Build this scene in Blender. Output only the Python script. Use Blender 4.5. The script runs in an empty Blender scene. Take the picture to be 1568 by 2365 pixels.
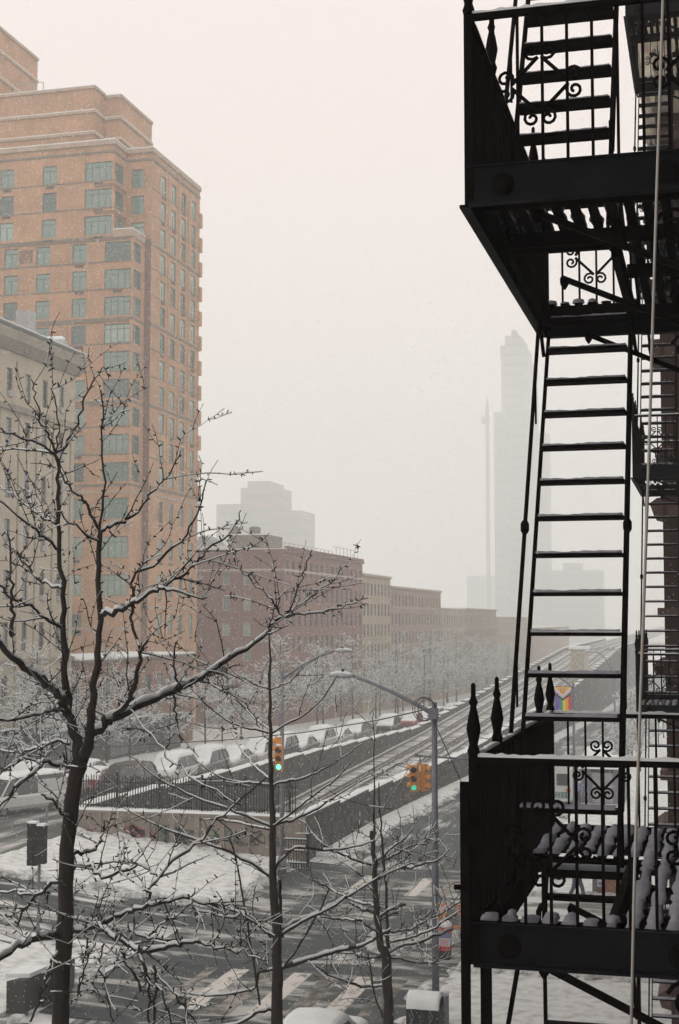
import bpy, math, random
from math import sin, cos, pi, radians, sqrt, floor
from mathutils import Vector, Matrix
random.seed(7)
R = random.Random(11)
S = bpy.context.scene
C = S.collection

# ------------------------------------------------------------------ camera, sky, sun, exposure
YAW, PITCH = radians(14.63), radians(4.35)
cam = bpy.data.objects.new('camera', bpy.data.cameras.new('camera'))
C.objects.link(cam)
cam.data.sensor_fit = 'VERTICAL'; cam.data.sensor_height = 36; cam.data.lens = 50
cam.data.clip_start = .05; cam.data.clip_end = 4000
cam.rotation_euler = (pi/2 + PITCH, 0, YAW)
S.camera = cam

W = bpy.data.worlds.new('World'); S.world = W; W.use_nodes = True
nt = W.node_tree; nt.nodes.clear()
sky = nt.nodes.new('ShaderNodeTexSky'); sky.sky_type = 'NISHITA'; sky.sun_disc = False
sky.sun_elevation = radians(42); sky.sun_rotation = radians(200); sky.dust_density = 4
mixn = nt.nodes.new('ShaderNodeMix'); mixn.data_type = 'RGBA'; mixn.inputs['Factor'].default_value = .93
mixn.inputs['B'].default_value = (11.25, 9.65, 9.2, 1)       # the closed cloud deck
bg = nt.nodes.new('ShaderNodeBackground'); bg.inputs['Strength'].default_value = .1
wo = nt.nodes.new('ShaderNodeOutputWorld')
nt.links.new(sky.outputs[0], mixn.inputs['A']); nt.links.new(mixn.outputs['Result'], bg.inputs[0])
nt.links.new(bg.outputs[0], wo.inputs[0])
sun = bpy.data.objects.new('sun', bpy.data.lights.new('sun', 'SUN')); C.objects.link(sun)
sun.data.energy = .6; sun.data.angle = radians(30); sun.data.color = (1, .96, .92)
sun.rotation_euler = (radians(48), 0, radians(200 - 180 + 10))
S.view_settings.view_transform = 'Standard'; S.view_settings.look = 'None'
S.view_settings.gamma = 1; S.view_settings.exposure = 0.08
S.cycles.volume_bounces = 4; S.cycles.max_bounces = 8; S.cycles.volume_step_rate = 5
HAZE = .0019

# ------------------------------------------------------------------ pixel helper (offline survey of the photograph)
FP = 50/36*2365
def ray(u, v):
    x = (u-784)/FP; y = -(v-1182.5)/FP
    D = Vector((-sin(YAW)*cos(PITCH), cos(YAW)*cos(PITCH), sin(PITCH)))
    Rr = Vector((cos(YAW), sin(YAW), 0))
    U = Vector((sin(YAW)*sin(PITCH), -cos(YAW)*sin(PITCH), cos(PITCH)))
    return D + Rr*x + U*y
def at(u, v, X=None, Y=None, Z=None, d=None):
    r = ray(u, v)
    t = X/r.x if X is not None else Y/r.y if Y is not None else Z/r.z if Z is not None else d
    return r*t

# ------------------------------------------------------------------ materials
MATS = {}
def mat(name, col, col2=None, scale=3.0, rough=.8, bump=0.0, metal=0.0, stretch=None, detail=5, lo=.35, hi=.65, emit=None, spec=.5, alpha=None):
    if name in MATS: return MATS[name]
    m = bpy.data.materials.new(name); m.use_nodes = True; MATS[name] = m
    t = m.node_tree; b = t.nodes['Principled BSDF']
    b.inputs['Roughness'].default_value = rough; b.inputs['Metallic'].default_value = metal
    b.inputs['Specular IOR Level'].default_value = spec
    b.inputs['Base Color'].default_value = (*col, 1)
    if emit:
        b.inputs['Emission Color'].default_value = (*emit[0], 1); b.inputs['Emission Strength'].default_value = emit[1]
    if col2 is not None or bump:
        tc = t.nodes.new('ShaderNodeTexCoord'); mp = t.nodes.new('ShaderNodeMapping')
        t.links.new(tc.outputs['Object'], mp.inputs[0])
        if stretch: mp.inputs['Scale'].default_value = stretch
        n = t.nodes.new('ShaderNodeTexNoise'); n.inputs['Scale'].default_value = scale; n.inputs['Detail'].default_value = detail
        t.links.new(mp.outputs[0], n.inputs[0])
        if col2 is not None:
            r = t.nodes.new('ShaderNodeValToRGB')
            r.color_ramp.elements[0].position = lo; r.color_ramp.elements[1].position = hi
            r.color_ramp.elements[0].color = (*col, 1); r.color_ramp.elements[1].color = (*col2, 1)
            t.links.new(n.outputs[0], r.inputs[0]); t.links.new(r.outputs[0], b.inputs['Base Color'])
        if bump:
            bp = t.nodes.new('ShaderNodeBump'); bp.inputs['Strength'].default_value = bump; bp.inputs['Distance'].default_value = .05
            t.links.new(n.outputs[0], bp.inputs['Height']); t.links.new(bp.outputs[0], b.inputs['Normal'])
    return m

def brickmat(name, c1, c2, mortar, scale=1.0, bw=.24, rh=.09, ax='x', rough=.9, dirt=.35):
    """brick courses, plus soft large stains; box mapped by geometry position"""
    m = bpy.data.materials.new(name); m.use_nodes = True; MATS[name] = m
    t = m.node_tree; b = t.nodes['Principled BSDF']; b.inputs['Roughness'].default_value = rough
    tc = t.nodes.new('ShaderNodeTexCoord'); sp = t.nodes.new('ShaderNodeSeparateXYZ'); cb = t.nodes.new('ShaderNodeCombineXYZ')
    add = t.nodes.new('ShaderNodeMath'); add.operation = 'ADD'
    t.links.new(tc.outputs['Object'], sp.inputs[0]); t.links.new(sp.outputs[0], add.inputs[0]); t.links.new(sp.outputs[1], add.inputs[1])
    t.links.new(add.outputs[0], cb.inputs[0]); t.links.new(sp.outputs[2], cb.inputs[1])
    br = t.nodes.new('ShaderNodeTexBrick'); br.inputs['Scale'].default_value = scale
    br.inputs['Color1'].default_value = (*c1, 1); br.inputs['Color2'].default_value = (*c2, 1); br.inputs['Mortar'].default_value = (*mortar, 1)
    br.inputs['Brick Width'].default_value = bw; br.inputs['Row Height'].default_value = rh; br.inputs['Mortar Size'].default_value = .006
    t.links.new(cb.outputs[0], br.inputs[0])
    n = t.nodes.new('ShaderNodeTexNoise'); n.inputs['Scale'].default_value = .55; n.inputs['Detail'].default_value = 9; n.inputs['Roughness'].default_value = .7
    t.links.new(tc.outputs['Object'], n.inputs[0])
    mr = t.nodes.new('ShaderNodeMapRange'); mr.inputs[1].default_value = .3; mr.inputs[2].default_value = .7
    mr.inputs[3].default_value = 1-dirt; mr.inputs[4].default_value = 1+dirt*.35; t.links.new(n.outputs[0], mr.inputs[0])
    mx = t.nodes.new('ShaderNodeMix'); mx.data_type = 'RGBA'; mx.blend_type = 'MULTIPLY'; mx.inputs['Factor'].default_value = 1
    t.links.new(br.outputs[0], mx.inputs['A']); t.links.new(mr.outputs[0], mx.inputs['B']); t.links.new(mx.outputs['Result'], b.inputs['Base Color'])
    return m

def slushmat(name, wet, snow, stretch, scale, lo, hi, rough=.6):
    """wet asphalt with trodden snow: two noises, one drawn out along the traffic"""
    m = bpy.data.materials.new(name); m.use_nodes = True; MATS[name] = m
    t = m.node_tree; b = t.nodes['Principled BSDF']; b.inputs['Specular IOR Level'].default_value = .22
    tc = t.nodes.new('ShaderNodeTexCoord'); mp = t.nodes.new('ShaderNodeMapping'); mp.inputs['Scale'].default_value = stretch
    t.links.new(tc.outputs['Object'], mp.inputs[0])
    n = t.nodes.new('ShaderNodeTexNoise'); n.inputs['Scale'].default_value = scale; n.inputs['Detail'].default_value = 8; n.inputs['Roughness'].default_value = .62
    n.inputs['Distortion'].default_value = .5
    t.links.new(mp.outputs[0], n.inputs[0])
    n2 = t.nodes.new('ShaderNodeTexNoise'); n2.inputs['Scale'].default_value = .22; n2.inputs['Detail'].default_value = 6
    t.links.new(tc.outputs['Object'], n2.inputs[0])
    ad = t.nodes.new('ShaderNodeMath'); ad.operation = 'MULTIPLY_ADD'; ad.inputs[1].default_value = .55
    t.links.new(n2.outputs[0], ad.inputs[0]); t.links.new(n.outputs[0], ad.inputs[2])
    r = t.nodes.new('ShaderNodeValToRGB'); e = r.color_ramp.elements
    e[0].position = lo; e[0].color = (*wet, 1); e[1].position = hi; e[1].color = (*snow, 1)
    mid = r.color_ramp.elements.new((lo+hi)/2 - .01); mid.color = (wet[0]*1.9+.02, wet[1]*1.85+.02, wet[2]*1.6+.015, 1)
    t.links.new(ad.outputs[0], r.inputs[0]); t.links.new(r.outputs[0], b.inputs['Base Color'])
    mr = t.nodes.new('ShaderNodeMapRange'); mr.inputs[1].default_value = lo; mr.inputs[2].default_value = hi; mr.inputs[3].default_value = rough; mr.inputs[4].default_value = .9
    t.links.new(ad.outputs[0], mr.inputs[0]); t.links.new(mr.outputs[0], b.inputs['Roughness'])
    bp = t.nodes.new('ShaderNodeBump'); bp.inputs['Strength'].default_value = .5; bp.inputs['Distance'].default_value = .06
    t.links.new(ad.outputs[0], bp.inputs['Height']); t.links.new(bp.outputs[0], b.inputs['Normal'])
    return m

IRON = mat('black_iron', (.0035, .0025, .0025), (.008, .006, .006), 9, .7, .25, spec=.02)
IRONB = mat('blue_black_iron', (.005, .006, .008), (.010, .011, .014), 5, .6, .3, spec=.08)
SNOW = mat('snow', (.76, .82, .82), (.66, .73, .74), 2.5, .9, .35, lo=.3, hi=.7)
SNOWG = mat('trodden_snow', (.70, .75, .74), (.42, .44, .43), .8, .9, .9, lo=.4, hi=.68, detail=10)
BARK = mat('bark', (.011, .008, .007), (.03, .021, .017), 14, .95, .6, stretch=(1, 1, .3))
TOWERB = brickmat('salmon_brick', (.52, .30, .165), (.45, .25, .14), (.37, .26, .17))
TOWERD = brickmat('dark_salmon_brick', (.26, .135, .09), (.22, .115, .08), (.2, .13, .1))
TRIM = mat('stone_trim', (.42, .33, .25), (.33, .26, .2), 1.2, .85)
TRIMD = mat('grey_brown_band', (.14, .125, .11), (.2, .17, .14), 1.5, .85)
BEIGE = mat('beige_stone', (.45, .395, .30), (.36, .32, .25), .6, .9, .1, lo=.3, hi=.7)
BEIGED = mat('weathered_cornice', (.2, .185, .15), (.28, .25, .2), .8, .9, .3)
BROWN = brickmat('red_brown_brick', (.25, .115, .088), (.2, .09, .072), (.2, .13, .11))
BROWN2 = brickmat('tan_brick', (.44, .36, .26), (.38, .31, .22), (.35, .3, .24))
BROWN3 = brickmat('dull_red_brick', (.33, .23, .17), (.28, .19, .14), (.28, .22, .18))
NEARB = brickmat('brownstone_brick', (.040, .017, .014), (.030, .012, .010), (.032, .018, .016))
STONEM = mat('brownstone_trim', (.06, .036, .03), (.09, .055, .046), 3, .85, .3)
CREAM = mat('cream_paint', (.46, .45, .36), (.2, .15, .12), 3, .7)
FRAME = mat('green_grey_frame', (.10, .16, .14), None, rough=.5)
FRAMED = mat('dark_frame', (.045, .05, .055), None, rough=.5)
FRAMEW = mat('pale_frame', (.45, .45, .42), None, rough=.5)
def glassmat(name, c, rough=.08):
    return mat(name, c, tuple(x*1.35 for x in c), .45, rough, .04, spec=.9)
G1 = glassmat('teal_glass', (.13, .21, .19)); G2 = glassmat('pale_teal_glass', (.24, .33, .29)); G3 = glassmat('dark_teal_glass', (.05, .085, .085))
GD = glassmat('dark_glass', (.014, .018, .024), .2); GP = glassmat('grey_glass', (.13, .16, .17))
CONC = mat('concrete', (.23, .2, .165), (.15, .135, .115), .9, .9, .3)
DSTONE = mat('dark_stone', (.018, .018, .022), (.042, .036, .037), .7, .9, .7, stretch=(1, 1, .45))
DSTONE2 = mat('darker_stone', (.013, .015, .02), (.03, .028, .032), 1.1, .9, .7, stretch=(1, 1, .45))
DSTONE3 = mat('brown_stone', (.03, .026, .027), (.05, .042, .04), 1.3, .9, .7)
BALLAST = mat('snowy_ballast', (.66, .71, .7), (.42, .45, .45), 1.6, .95, .5)
RAIL = mat('rail_steel', (.06, .055, .055), (.1, .09, .085), 3, .5)
TIE = mat('timber_tie', (.05, .042, .038), (.12, .11, .1), 3, .9)
GALV = mat('galvanised_grey', (.115, .125, .155), (.15, .16, .19), 4, .55, .1)
GALVL = mat('light_galvanised', (.34, .36, .38), (.28, .3, .31), 3, .5)
SIGY = mat('signal_yellow', (.62, .27, .03), (.5, .2, .025), 8, .5, .1)
BLACK = mat('matt_black', (.012, .012, .013), None, rough=.7)
GREENL = mat('green_light', (.05, .5, .3), None, emit=((.12, 1, .55), 2.6))
GREEND = mat('dim_green_light', (.05, .35, .22), None, emit=((.12, 1, .6), .5))
REDL = mat('dark_lens', (.03, .008, .006), None, rough=.2)
CARW = mat('white_car_paint', (.55, .57, .56), None, rough=.25); CARD = mat('navy_car_paint', (.03, .04, .055), None, rough=.25)
CARR = mat('red_car_paint', (.30, .03, .03), None, rough=.25); CARG = mat('grey_car_paint', (.17, .18, .19), None, rough=.25)
CARS = mat('silver_car_paint', (.36, .38, .38), None, rough=.25)
TYRE = mat('tyre', (.02, .02, .02), None, rough=.9); RIM = mat('rim', (.25, .25, .26), None, rough=.35, metal=.6)
LAMPG = mat('headlight_glass', (.6, .6, .58), None, rough=.1)
TAIL = mat('tail_light', (.5, .04, .03), None, rough=.2)
ORANGE = mat('orange_plastic', (.62, .2, .03), (.5, .15, .02), 6, .5); WHITEP = mat('white_panel', (.6, .6, .62), (.5, .5, .53), 8, .6)
REDP = mat('red_panel', (.45, .04, .05), None, rough=.5); PINKP = mat('pink_panel', (.5, .22, .28), (.55, .45, .5), 30, .6)
BLUEP = mat('blue_panel', (.16, .18, .36), None, rough=.5)
DENIM = mat('dark_blue_cloth', (.05, .055, .085), (.07, .075, .11), 12, .95); COAT = mat('slate_coat', (.07, .075, .095), (.09, .095, .12), 12, .95)
SKIN = mat('skin', (.45, .27, .2), None, rough=.6)
BROWNW = mat('brown_timber', (.23, .11, .06), (.3, .16, .1), 5, .8)
ROPE = mat('pale_cable', (.42, .44, .43), (.42, .39, .34), 20, .7)
HAZB = mat('far_building', (.17, .19, .19), (.22, .23, .22), .05, .9); HAZB2 = mat('far_building_brown', (.24, .2, .17), (.2, .17, .15), .05, .9)
HAZW = mat('far_window', (.1, .12, .13), None, rough=.2)

# ------------------------------------------------------------------ mesh builder
class MB:
    def __init__(s): s.v = []; s.f = []
    def quad(s, a, b, c, d):
        i = len(s.v); s.v += [tuple(a), tuple(b), tuple(c), tuple(d)]; s.f.append((i, i+1, i+2, i+3))
    def box(s, x0, x1, y0, y1, z0, z1):
        i = len(s.v)
        s.v += [(x, y, z) for z in (z0, z1) for x, y in ((x0, y0), (x1, y0), (x1, y1), (x0, y1))]
        s.f += [(i+3, i+2, i+1, i), (i+4, i+5, i+6, i+7)] + [(i+a, i+(a+1) % 4, i+4+(a+1) % 4, i+4+a) for a in range(4)]
        return s
    def prism(s, poly, axis, a, b):
        """poly of 2-D points extruded along axis ('x','y','z') between a and b"""
        i = len(s.v); n = len(poly)
        for t in (a, b):
            for p, q in poly:
                s.v.append((t, p, q) if axis == 'x' else (p, t, q) if axis == 'y' else (p, q, t))
        s.f += [tuple(range(i, i+n)), tuple(range(i+2*n-1, i+n-1, -1))]
        s.f += [(i+k, i+(k+1) % n, i+n+(k+1) % n, i+n+k) for k in range(n)]
        return s
    def tube(s, pts, rad, n=6, close=True, squash=None):
        pts = [Vector(p) for p in pts]; m = len(pts)
        if not hasattr(rad, '__len__'): rad = [rad]*m
        base = len(s.v); ref = None
        for k in range(m):
            d = pts[min(k+1, m-1)] - pts[max(k-1, 0)]
            if d.length < 1e-9: d = Vector((0, 0, 1))
            d.normalize()
            if ref is None:
                ref = Vector((0, 0, 1)) if abs(d.z) < .9 else Vector((1, 0, 0))
            a = ref - d*ref.dot(d)
            if a.length < 1e-5: a = d.orthogonal()
            a.normalize(); ref = a; b = d.cross(a)
            for j in range(n):
                t = 2*pi*j/n
                s.v.append(tuple(pts[k] + (a*cos(t) + b*sin(t))*rad[k]))
        for k in range(m-1):
            for j in range(n):
                p = base+k*n+j; q = base+k*n+(j+1) % n
                s.f.append((p, q, q+n, p+n))
        if close:
            s.f.append(tuple(base+j for j in range(n-1, -1, -1))); s.f.append(tuple(base+(m-1)*n+j for j in range(n)))
        return s
    def bar(s, a, b, w, h=None):
        """straight square bar"""
        h = h or w; a = Vector(a); b = Vector(b); d = (b-a).normalized()
        up = Vector((0, 0, 1)) if abs(d.z) < .95 else Vector((0, 1, 0))
        x = d.cross(up).normalized(); y = x.cross(d)
        i = len(s.v)
        for p in (a, b):
            for sx, sy in ((-1, -1), (1, -1), (1, 1), (-1, 1)): s.v.append(tuple(p + x*sx*w/2 + y*sy*h/2))
        s.f += [(i+3, i+2, i+1, i), (i+4, i+5, i+6, i+7)] + [(i+k, i+(k+1) % 4, i+4+(k+1) % 4, i+4+k) for k in range(4)]
        return s
    def lathe(s, c, prof, n=10):
        """prof: list of (r, z)"""
        i = len(s.v)
        for r, z in prof:
            for j in range(n): s.v.append((c[0]+r*cos(2*pi*j/n), c[1]+r*sin(2*pi*j/n), c[2]+z))
        for k in range(len(prof)-1):
            for j in range(n):
                p = i+k*n+j; q = i+k*n+(j+1) % n
                s.f.append((p, q, q+n, p+n))
        s.f.append(tuple(i+j for j in range(n-1, -1, -1))); s.f.append(tuple(i+(len(prof)-1)*n+j for j in range(n)))
        return s
    def lump(s, c, rx, ry, rz, n=8, m=4, jit=.12):
        """half-buried rounded heap"""
        i = len(s.v)
        for k in range(m):
            ph = k/m*pi/2
            for j in range(n):
                t = 2*pi*j/n; q = 1+R.uniform(-jit, jit)
                s.v.append((c[0]+rx*cos(ph)*cos(t)*q, c[1]+ry*cos(ph)*sin(t)*q, c[2]+rz*sin(ph)))
        s.v.append((c[0], c[1], c[2]+rz)); top = len(s.v)-1
        for k in range(m-1):
            for j in range(n):
                p = i+k*n+j; q = i+k*n+(j+1) % n; s.f.append((p, q, q+n, p+n))
        for j in range(n): s.f.append((i+(m-1)*n+j, i+(m-1)*n+(j+1) % n, top))
        return s
    def mesh(s, name, m, smooth=False):
        me = bpy.data.meshes.new(name); me.from_pydata(s.v, [], s.f)
        for mm in (m if isinstance(m, (list, tuple)) else [m]): me.materials.append(mm)
        if smooth: me.polygons.foreach_set('use_smooth', [True]*len(me.polygons))
        me.update(); return me
    def obj(s, name, m, parent=None, smooth=False, world=True, label=None, stuff=False):
        o = bpy.data.objects.new(name, s.mesh(name, m, smooth)); C.objects.link(o)
        if parent is not None:
            o.parent = parent
            if world and parent.type == 'EMPTY': o.location = -parent.location
        if label: o['label'] = label
        if stuff: o['kind'] = 'stuff'
        return o

def tag(o, label, cat, group=None, kind=None):
    o['label'] = label; o['category'] = cat
    if group: o['group'] = group
    if kind: o['kind'] = kind
    return o
def thing(name, label, cat, loc=(0, 0, 0), group=None, rot=0):
    o = bpy.data.objects.new(name, None); C.objects.link(o); o.location = loc; o.rotation_euler.z = rot; o.empty_display_size = .3
    return tag(o, label, cat, group)
def struct(o): o['kind'] = 'structure'; return o
def inst(src_mesh, name, parent, loc, rot=0, world=True):
    o = bpy.data.objects.new(name, src_mesh); C.objects.link(o); o.parent = parent
    L = Vector(loc)
    if world and parent.type == 'EMPTY': L = L - parent.location
    o.location = L; o.rotation_euler.z = rot
    return o
def copy_tree(o, parent=None):
    c = o.copy(); C.objects.link(c); c.parent = parent
    for ch in list(o.children): copy_tree(ch, c)
    return c

# ------------------------------------------------------------------ ground levels (z = 0 is the camera)
def smooth(a, b, x):
    t = min(1, max(0, (x-a)/(b-a))); return t*t*(3-2*t)
def zE(y):   # east roadway
    return -11.3 if y < 78 else -11.3 - .026*(y-78) if y < 240 else -15.51 - .008*(y-240) if y < 400 else -16.8
def zW(y):   # west roadway
    return -10.2 if y < 66 else -10.2 - .0255*(y-66) if y < 240 else -14.64 - .012*(y-240) if y < 400 else -16.56
def gz(x, y):
    if x >= -17: z = zE(y)
    elif x <= -29.5: z = zW(y) + max(0, min(1, (-46-x)/100))*1.2
    else:
        t = (-17-x)/12.5; z = zE(y)*(1-t) + zW(y)*t
    return z
def lin(a, b, n): return [a+(b-a)*i/n for i in range(n+1)]
def sheet(name, xs, ys, m, dz, jit=0, top=None):
    b = MB(); nx = len(xs)
    for y in ys:
        for x in xs: b.v.append((x, y, gz(x, y)+dz+(R.uniform(-jit, jit) if jit else 0)))
    for j in range(len(ys)-1):
        for i in range(nx-1):
            a = j*nx+i; b.f.append((a, a+1, a+nx+1, a+nx))
    o = b.obj(name, m, smooth=True); return struct(o)
def slab(name, xs, ys, m, dz, h=.5, jit=0, mound=0):
    """raised pavement: top sheet following the ground, with vertical kerb skirts"""
    b = MB(); nx = len(xs); ny = len(ys)
    for y in ys:
        for x in xs: b.v.append((x, y, gz(x, y)+dz+(R.uniform(-jit, jit) if jit else 0)))
    for j in range(ny-1):
        for i in range(nx-1):
            a = j*nx+i; b.f.append((a, a+1, a+nx+1, a+nx))
    ring = [(i, 0) for i in range(nx)] + [(nx-1, j) for j in range(1, ny)] + [(i, ny-1) for i in range(nx-2, -1, -1)] + [(0, j) for j in range(ny-2, 0, -1)]
    top = [j*nx+i for i, j in ring]; k0 = len(b.v)
    for t in top: x, y, z = b.v[t]; b.v.append((x, y, z-h))
    n = len(ring)
    for k in range(n): b.f.append((top[k], k0+k, k0+(k+1) % n, top[(k+1) % n]))
    o = b.obj(name, m); return struct(o)

SLUSH_A = slushmat('avenue_slush', (.020, .031, .039), (.50, .54, .53), (1.5, .085, 1), 1.1, .66, .94)
SLUSH_E = slushmat('east_street_slush', (.08, .09, .1), (.62, .66, .65), (.25, .9, 1), 1.2, .50, .80)
SLUSH_C = slushmat('cross_street_slush', (.024, .034, .042), (.60, .63, .62), (.10, 1.0, 1), 1.3, .66, .90)
SLUSH_X = slushmat('crossing_slush', (.020, .030, .038), (.44, .46, .44), (.28, .9, 1), 1.3, .68, .94)
SLUSH_W = slushmat('west_road_slush', (.04, .05, .056), (.55, .56, .55), (.9, .1, 1), 1.2, .68, .95)

YS = [-60, -20, 0, 20, 35, 46, 50, 55, 60, 64] ; YS2 = [64, 72, 78, 90, 110, 140, 170, 200, 240, 280, 320, 400, 600, 1100]
sheet('ground', [-620, -300, -160, -100, -60, -46, -29.5, -25, -21, -17, -8, 0, 60, 200, 420], YS, SNOWG, -.02)
sheet('ground', [-620, -300, -160, -100, -60, -46, -30.3], YS2, SNOWG, -.02)
sheet('ground', [-18.5, -17, -8, 0, 60, 200, 420], YS2, SNOWG, -.02)
ya = [-60, -20, 0, 20, 39, 46]; yb = [64.5, 72, 78, 90, 110, 140, 170, 200, 240, 280, 320, 400, 600, 1100]
sheet('road', [-17.6, -14, -8.3], [-60, -20, 0, 20, 38], SLUSH_A, .004)
sheet('road', [-18.8, -16, -12, -8.3], [38, 42, 46, 50, 55, 60, 64.5], SLUSH_X, .008)
sheet('road', [-17.0, -14, -8.3], yb, SLUSH_A, .004)
sheet('road', [-42, -38, -34, -30.9], yb, SLUSH_W, .004)
sheet('road', [-42, -38, -34, -30.3], ya, SLUSH_W, .004)
sheet('cross_street', [-420, -200, -100, -60, -42, -38, -34, -29.5, -25, -21, -18.8], [46, 50, 53.4], SLUSH_C, .004)
sheet('cross_street', [-8.3, 0, 60, 200], [46, 50, 55, 59.5], SLUSH_E, .004)
sheet('cross_street', [-42, -38, -34, -30], [53.4, 57, 61, 64.5], SLUSH_W, .006)
THIN_SHADED = mat('thin_wet_shaded_snow', (.26, .29, .34), (.36, .39, .43), 9, .8, .3)  # thin wet snow; shade from the platforms above is mixed into its colour
KERB = mat('snowy_pavement', (.68, .73, .72), (.42, .45, .45), 2.6, .9, 1.0, lo=.44, hi=.72, detail=12)
slab('pavement', lin(-8.2, .1, 8), [-30, -10, 0, 10, 20, 25, 30, 35, 40, 44, 45.9], KERB, .13, jit=.01)
slab('pavement', lin(-8.2, .1, 6), [60, 64, 72, 78, 90, 110, 140, 170, 200, 240, 300, 400, 700], KERB, .13, jit=.01)
slab('pavement', lin(-18.4, -17.0, 3), [66, 72, 78, 90, 110, 140, 170, 200, 240, 300, 400, 700], KERB, .13, jit=.02)
slab('pavement', lin(-47, -42, 4), [64, 72, 78, 90, 110, 140, 170, 200, 240, 300, 400, 700], KERB, .13, jit=.02)
slab('median', lin(-29, -19.4, 12), lin(-30, 44.3, 30), KERB, .16, jit=.03)
slab('snow_apron', lin(-29.8, -18.9, 16), lin(53.6, 63.8, 16), KERB, .14, jit=.05)

# ploughed and trodden slush heaped along the kerbs
b = MB()
for x0, y0, x1, y1, n, wd_ in ((-29.6, 53.5, -18.9, 53.5, 150, .5), (-18.8, 53.8, -18.8, 63, 90, .45), (-19.3, 5, -19.3, 44, 190, .4), (-28.5, 44.5, -19.5, 44.5, 110, .5), (-8.35, 8, -8.35, 45, 240, .35), (-8.2, 46.1, -.2, 46.1, 130, .4), (-8.2, 59.8, -.2, 59.8, 90, .4), (-8.5, 60, -8.5, 130, 160, .4), (-17.0, 66, -17.0, 150, 260, .4), (-29.6, 63.5, -18.8, 63.5, 120, .35), (-12, 47, -9, 53, 60, 1.2), (-41.9, 66, -41.9, 150, 160, .4)):
    for _ in range(n):
        t = R.random(); x = x0+(x1-x0)*t+R.gauss(0, wd_*.5); y = y0+(y1-y0)*t+R.gauss(0, wd_*.5)
        r_ = R.uniform(.05, .24)*(1 if R.random() < .8 else 1.7); b.lump((x, y, gz(x, y)+.0), r_*R.uniform(.8, 1.7), r_*R.uniform(.8, 1.7), r_*R.uniform(.4, .8)+.06, 6, 2, .3)
o = b.obj('slush_heaps', mat('grey_slush', (.62, .66, .66), (.22, .23, .225), 3.5, .9, .8, lo=.35, hi=.7, detail=8)); o['kind'] = 'structure'

# ------------------------------------------------------------------ painted crossing bars and lane dashes
PAINT = slushmat('worn_white_paint', (.10, .11, .115), (.60, .60, .56), (1.2, .8, 1), 2.2, .56, .80, rough=.7)
PAINTY = slushmat('worn_cream_paint', (.055, .062, .066), (.33, .32, .29), (1.2, .8, 1), 2.2, .64, .92, rough=.7)
def flat(name, x0, x1, y0, y1, m, label, cat, dz=.014, group=None, parent=None):
    b = MB(); n = 4; ys = lin(y0, y1, n)
    for y in ys:
        for x in (x0, x1): b.v.append((x, y, gz(x, y)+dz))
    for j in range(n): b.f.append((2*j, 2*j+1, 2*j+3, 2*j+2))
    o = b.obj(name, m, parent); 
    if parent is None: struct(o)
    return o
for k, cx in enumerate((-18.2, -17.1, -16.05, -15.0, -13.95, -12.9, -11.85, -10.8, -9.75)):
    flat('crossing_bar', cx-.3, cx+.3, 39.7+R.uniform(-.3, .3), 44.8, PAINT if k % 2 else PAINTY, '', '')
for k, cx in enumerate((-17.0, -15.9, -14.8, -13.6, -12.2, -11.0, -9.8)):
    flat('crossing_bar', cx-.25, cx+.25, 58.2, 62.3, PAINTY if k % 2 else PAINT, '', '')
for y in (70, 77.6, 86, 95, 104, 113, 122, 131): flat('lane_dash', -14.55, -14.42, y, y+2.6, PAINT, '', '')
for y in (20, 28): flat('lane_dash', -14.55, -14.42, y, y+3, PAINT, '', '')

# ------------------------------------------------------------------ railway cut, walls, tracks
def zT(y):   # rail level
    return -13.4 + .0145*(y-60) if y < 90 else -12.96 + .0235*(y-90) if y < 145 else -11.67 + .035*(y-145) if y < 300 else -6.25 + .004*(y-300)
def zP(y):   # top of the east parapet
    return -9.15-.026*(y-64) if y < 109 else max(-10.3 + .012*(y-109), zT(y)+.5)
def zPW(y):  # top of the west parapet
    return -9.15 - .0262*(y-64) if y < 150 else max(-11.4-.008*(y-150), zT(y)+.3)
bd = MB(); ys = [64.6, 90, 110, 145, 180, 220, 260, 300, 400, 600, 1100]
for y in ys: bd.v += [(-30, y, zT(y)-.2), (-18.6, y, zT(y)-.2)]
for j in range(len(ys)-1): bd.f.append((2*j, 2*j+1, 2*j+3, 2*j+2))
rw = thing('railway', 'snowy railway tracks climbing northwards between the dark stone walls', 'railway', (-24, 64, zT(64)))
bd.obj('trackbed', BALLAST, rw)
for tx in (-28.2, -25.4, -22.6, -19.9):
    for s in (-.72, .72):
        b = MB()
        for j in range(len(ys)-1): b.bar((tx+s, ys[j], zT(ys[j])+.02), (tx+s, ys[j+1], zT(ys[j+1])+.02), .1, .16)
        b.obj('rail', RAIL, rw)
    b = MB()
    for j in range(len(ys)-1): b.bar((tx+1.25, ys[j], zT(ys[j])+.06), (tx+1.25, ys[j+1], zT(ys[j+1])+.06), .12, .1)
    b.obj('power_rail', TIE, rw)
b = MB(); y = 66
while y < 330:
    for tx in (-28.2, -25.4, -22.6, -19.9):
        if R.random() < .85: b.box(tx-1.25, tx+1.25, y, y+.24, zT(y)-.24, zT(y)-.19+R.uniform(-.02, .025))
    y += .62 if y < 170 else 1.2
b.obj('ties', TIE, rw, stuff=True)

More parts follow.
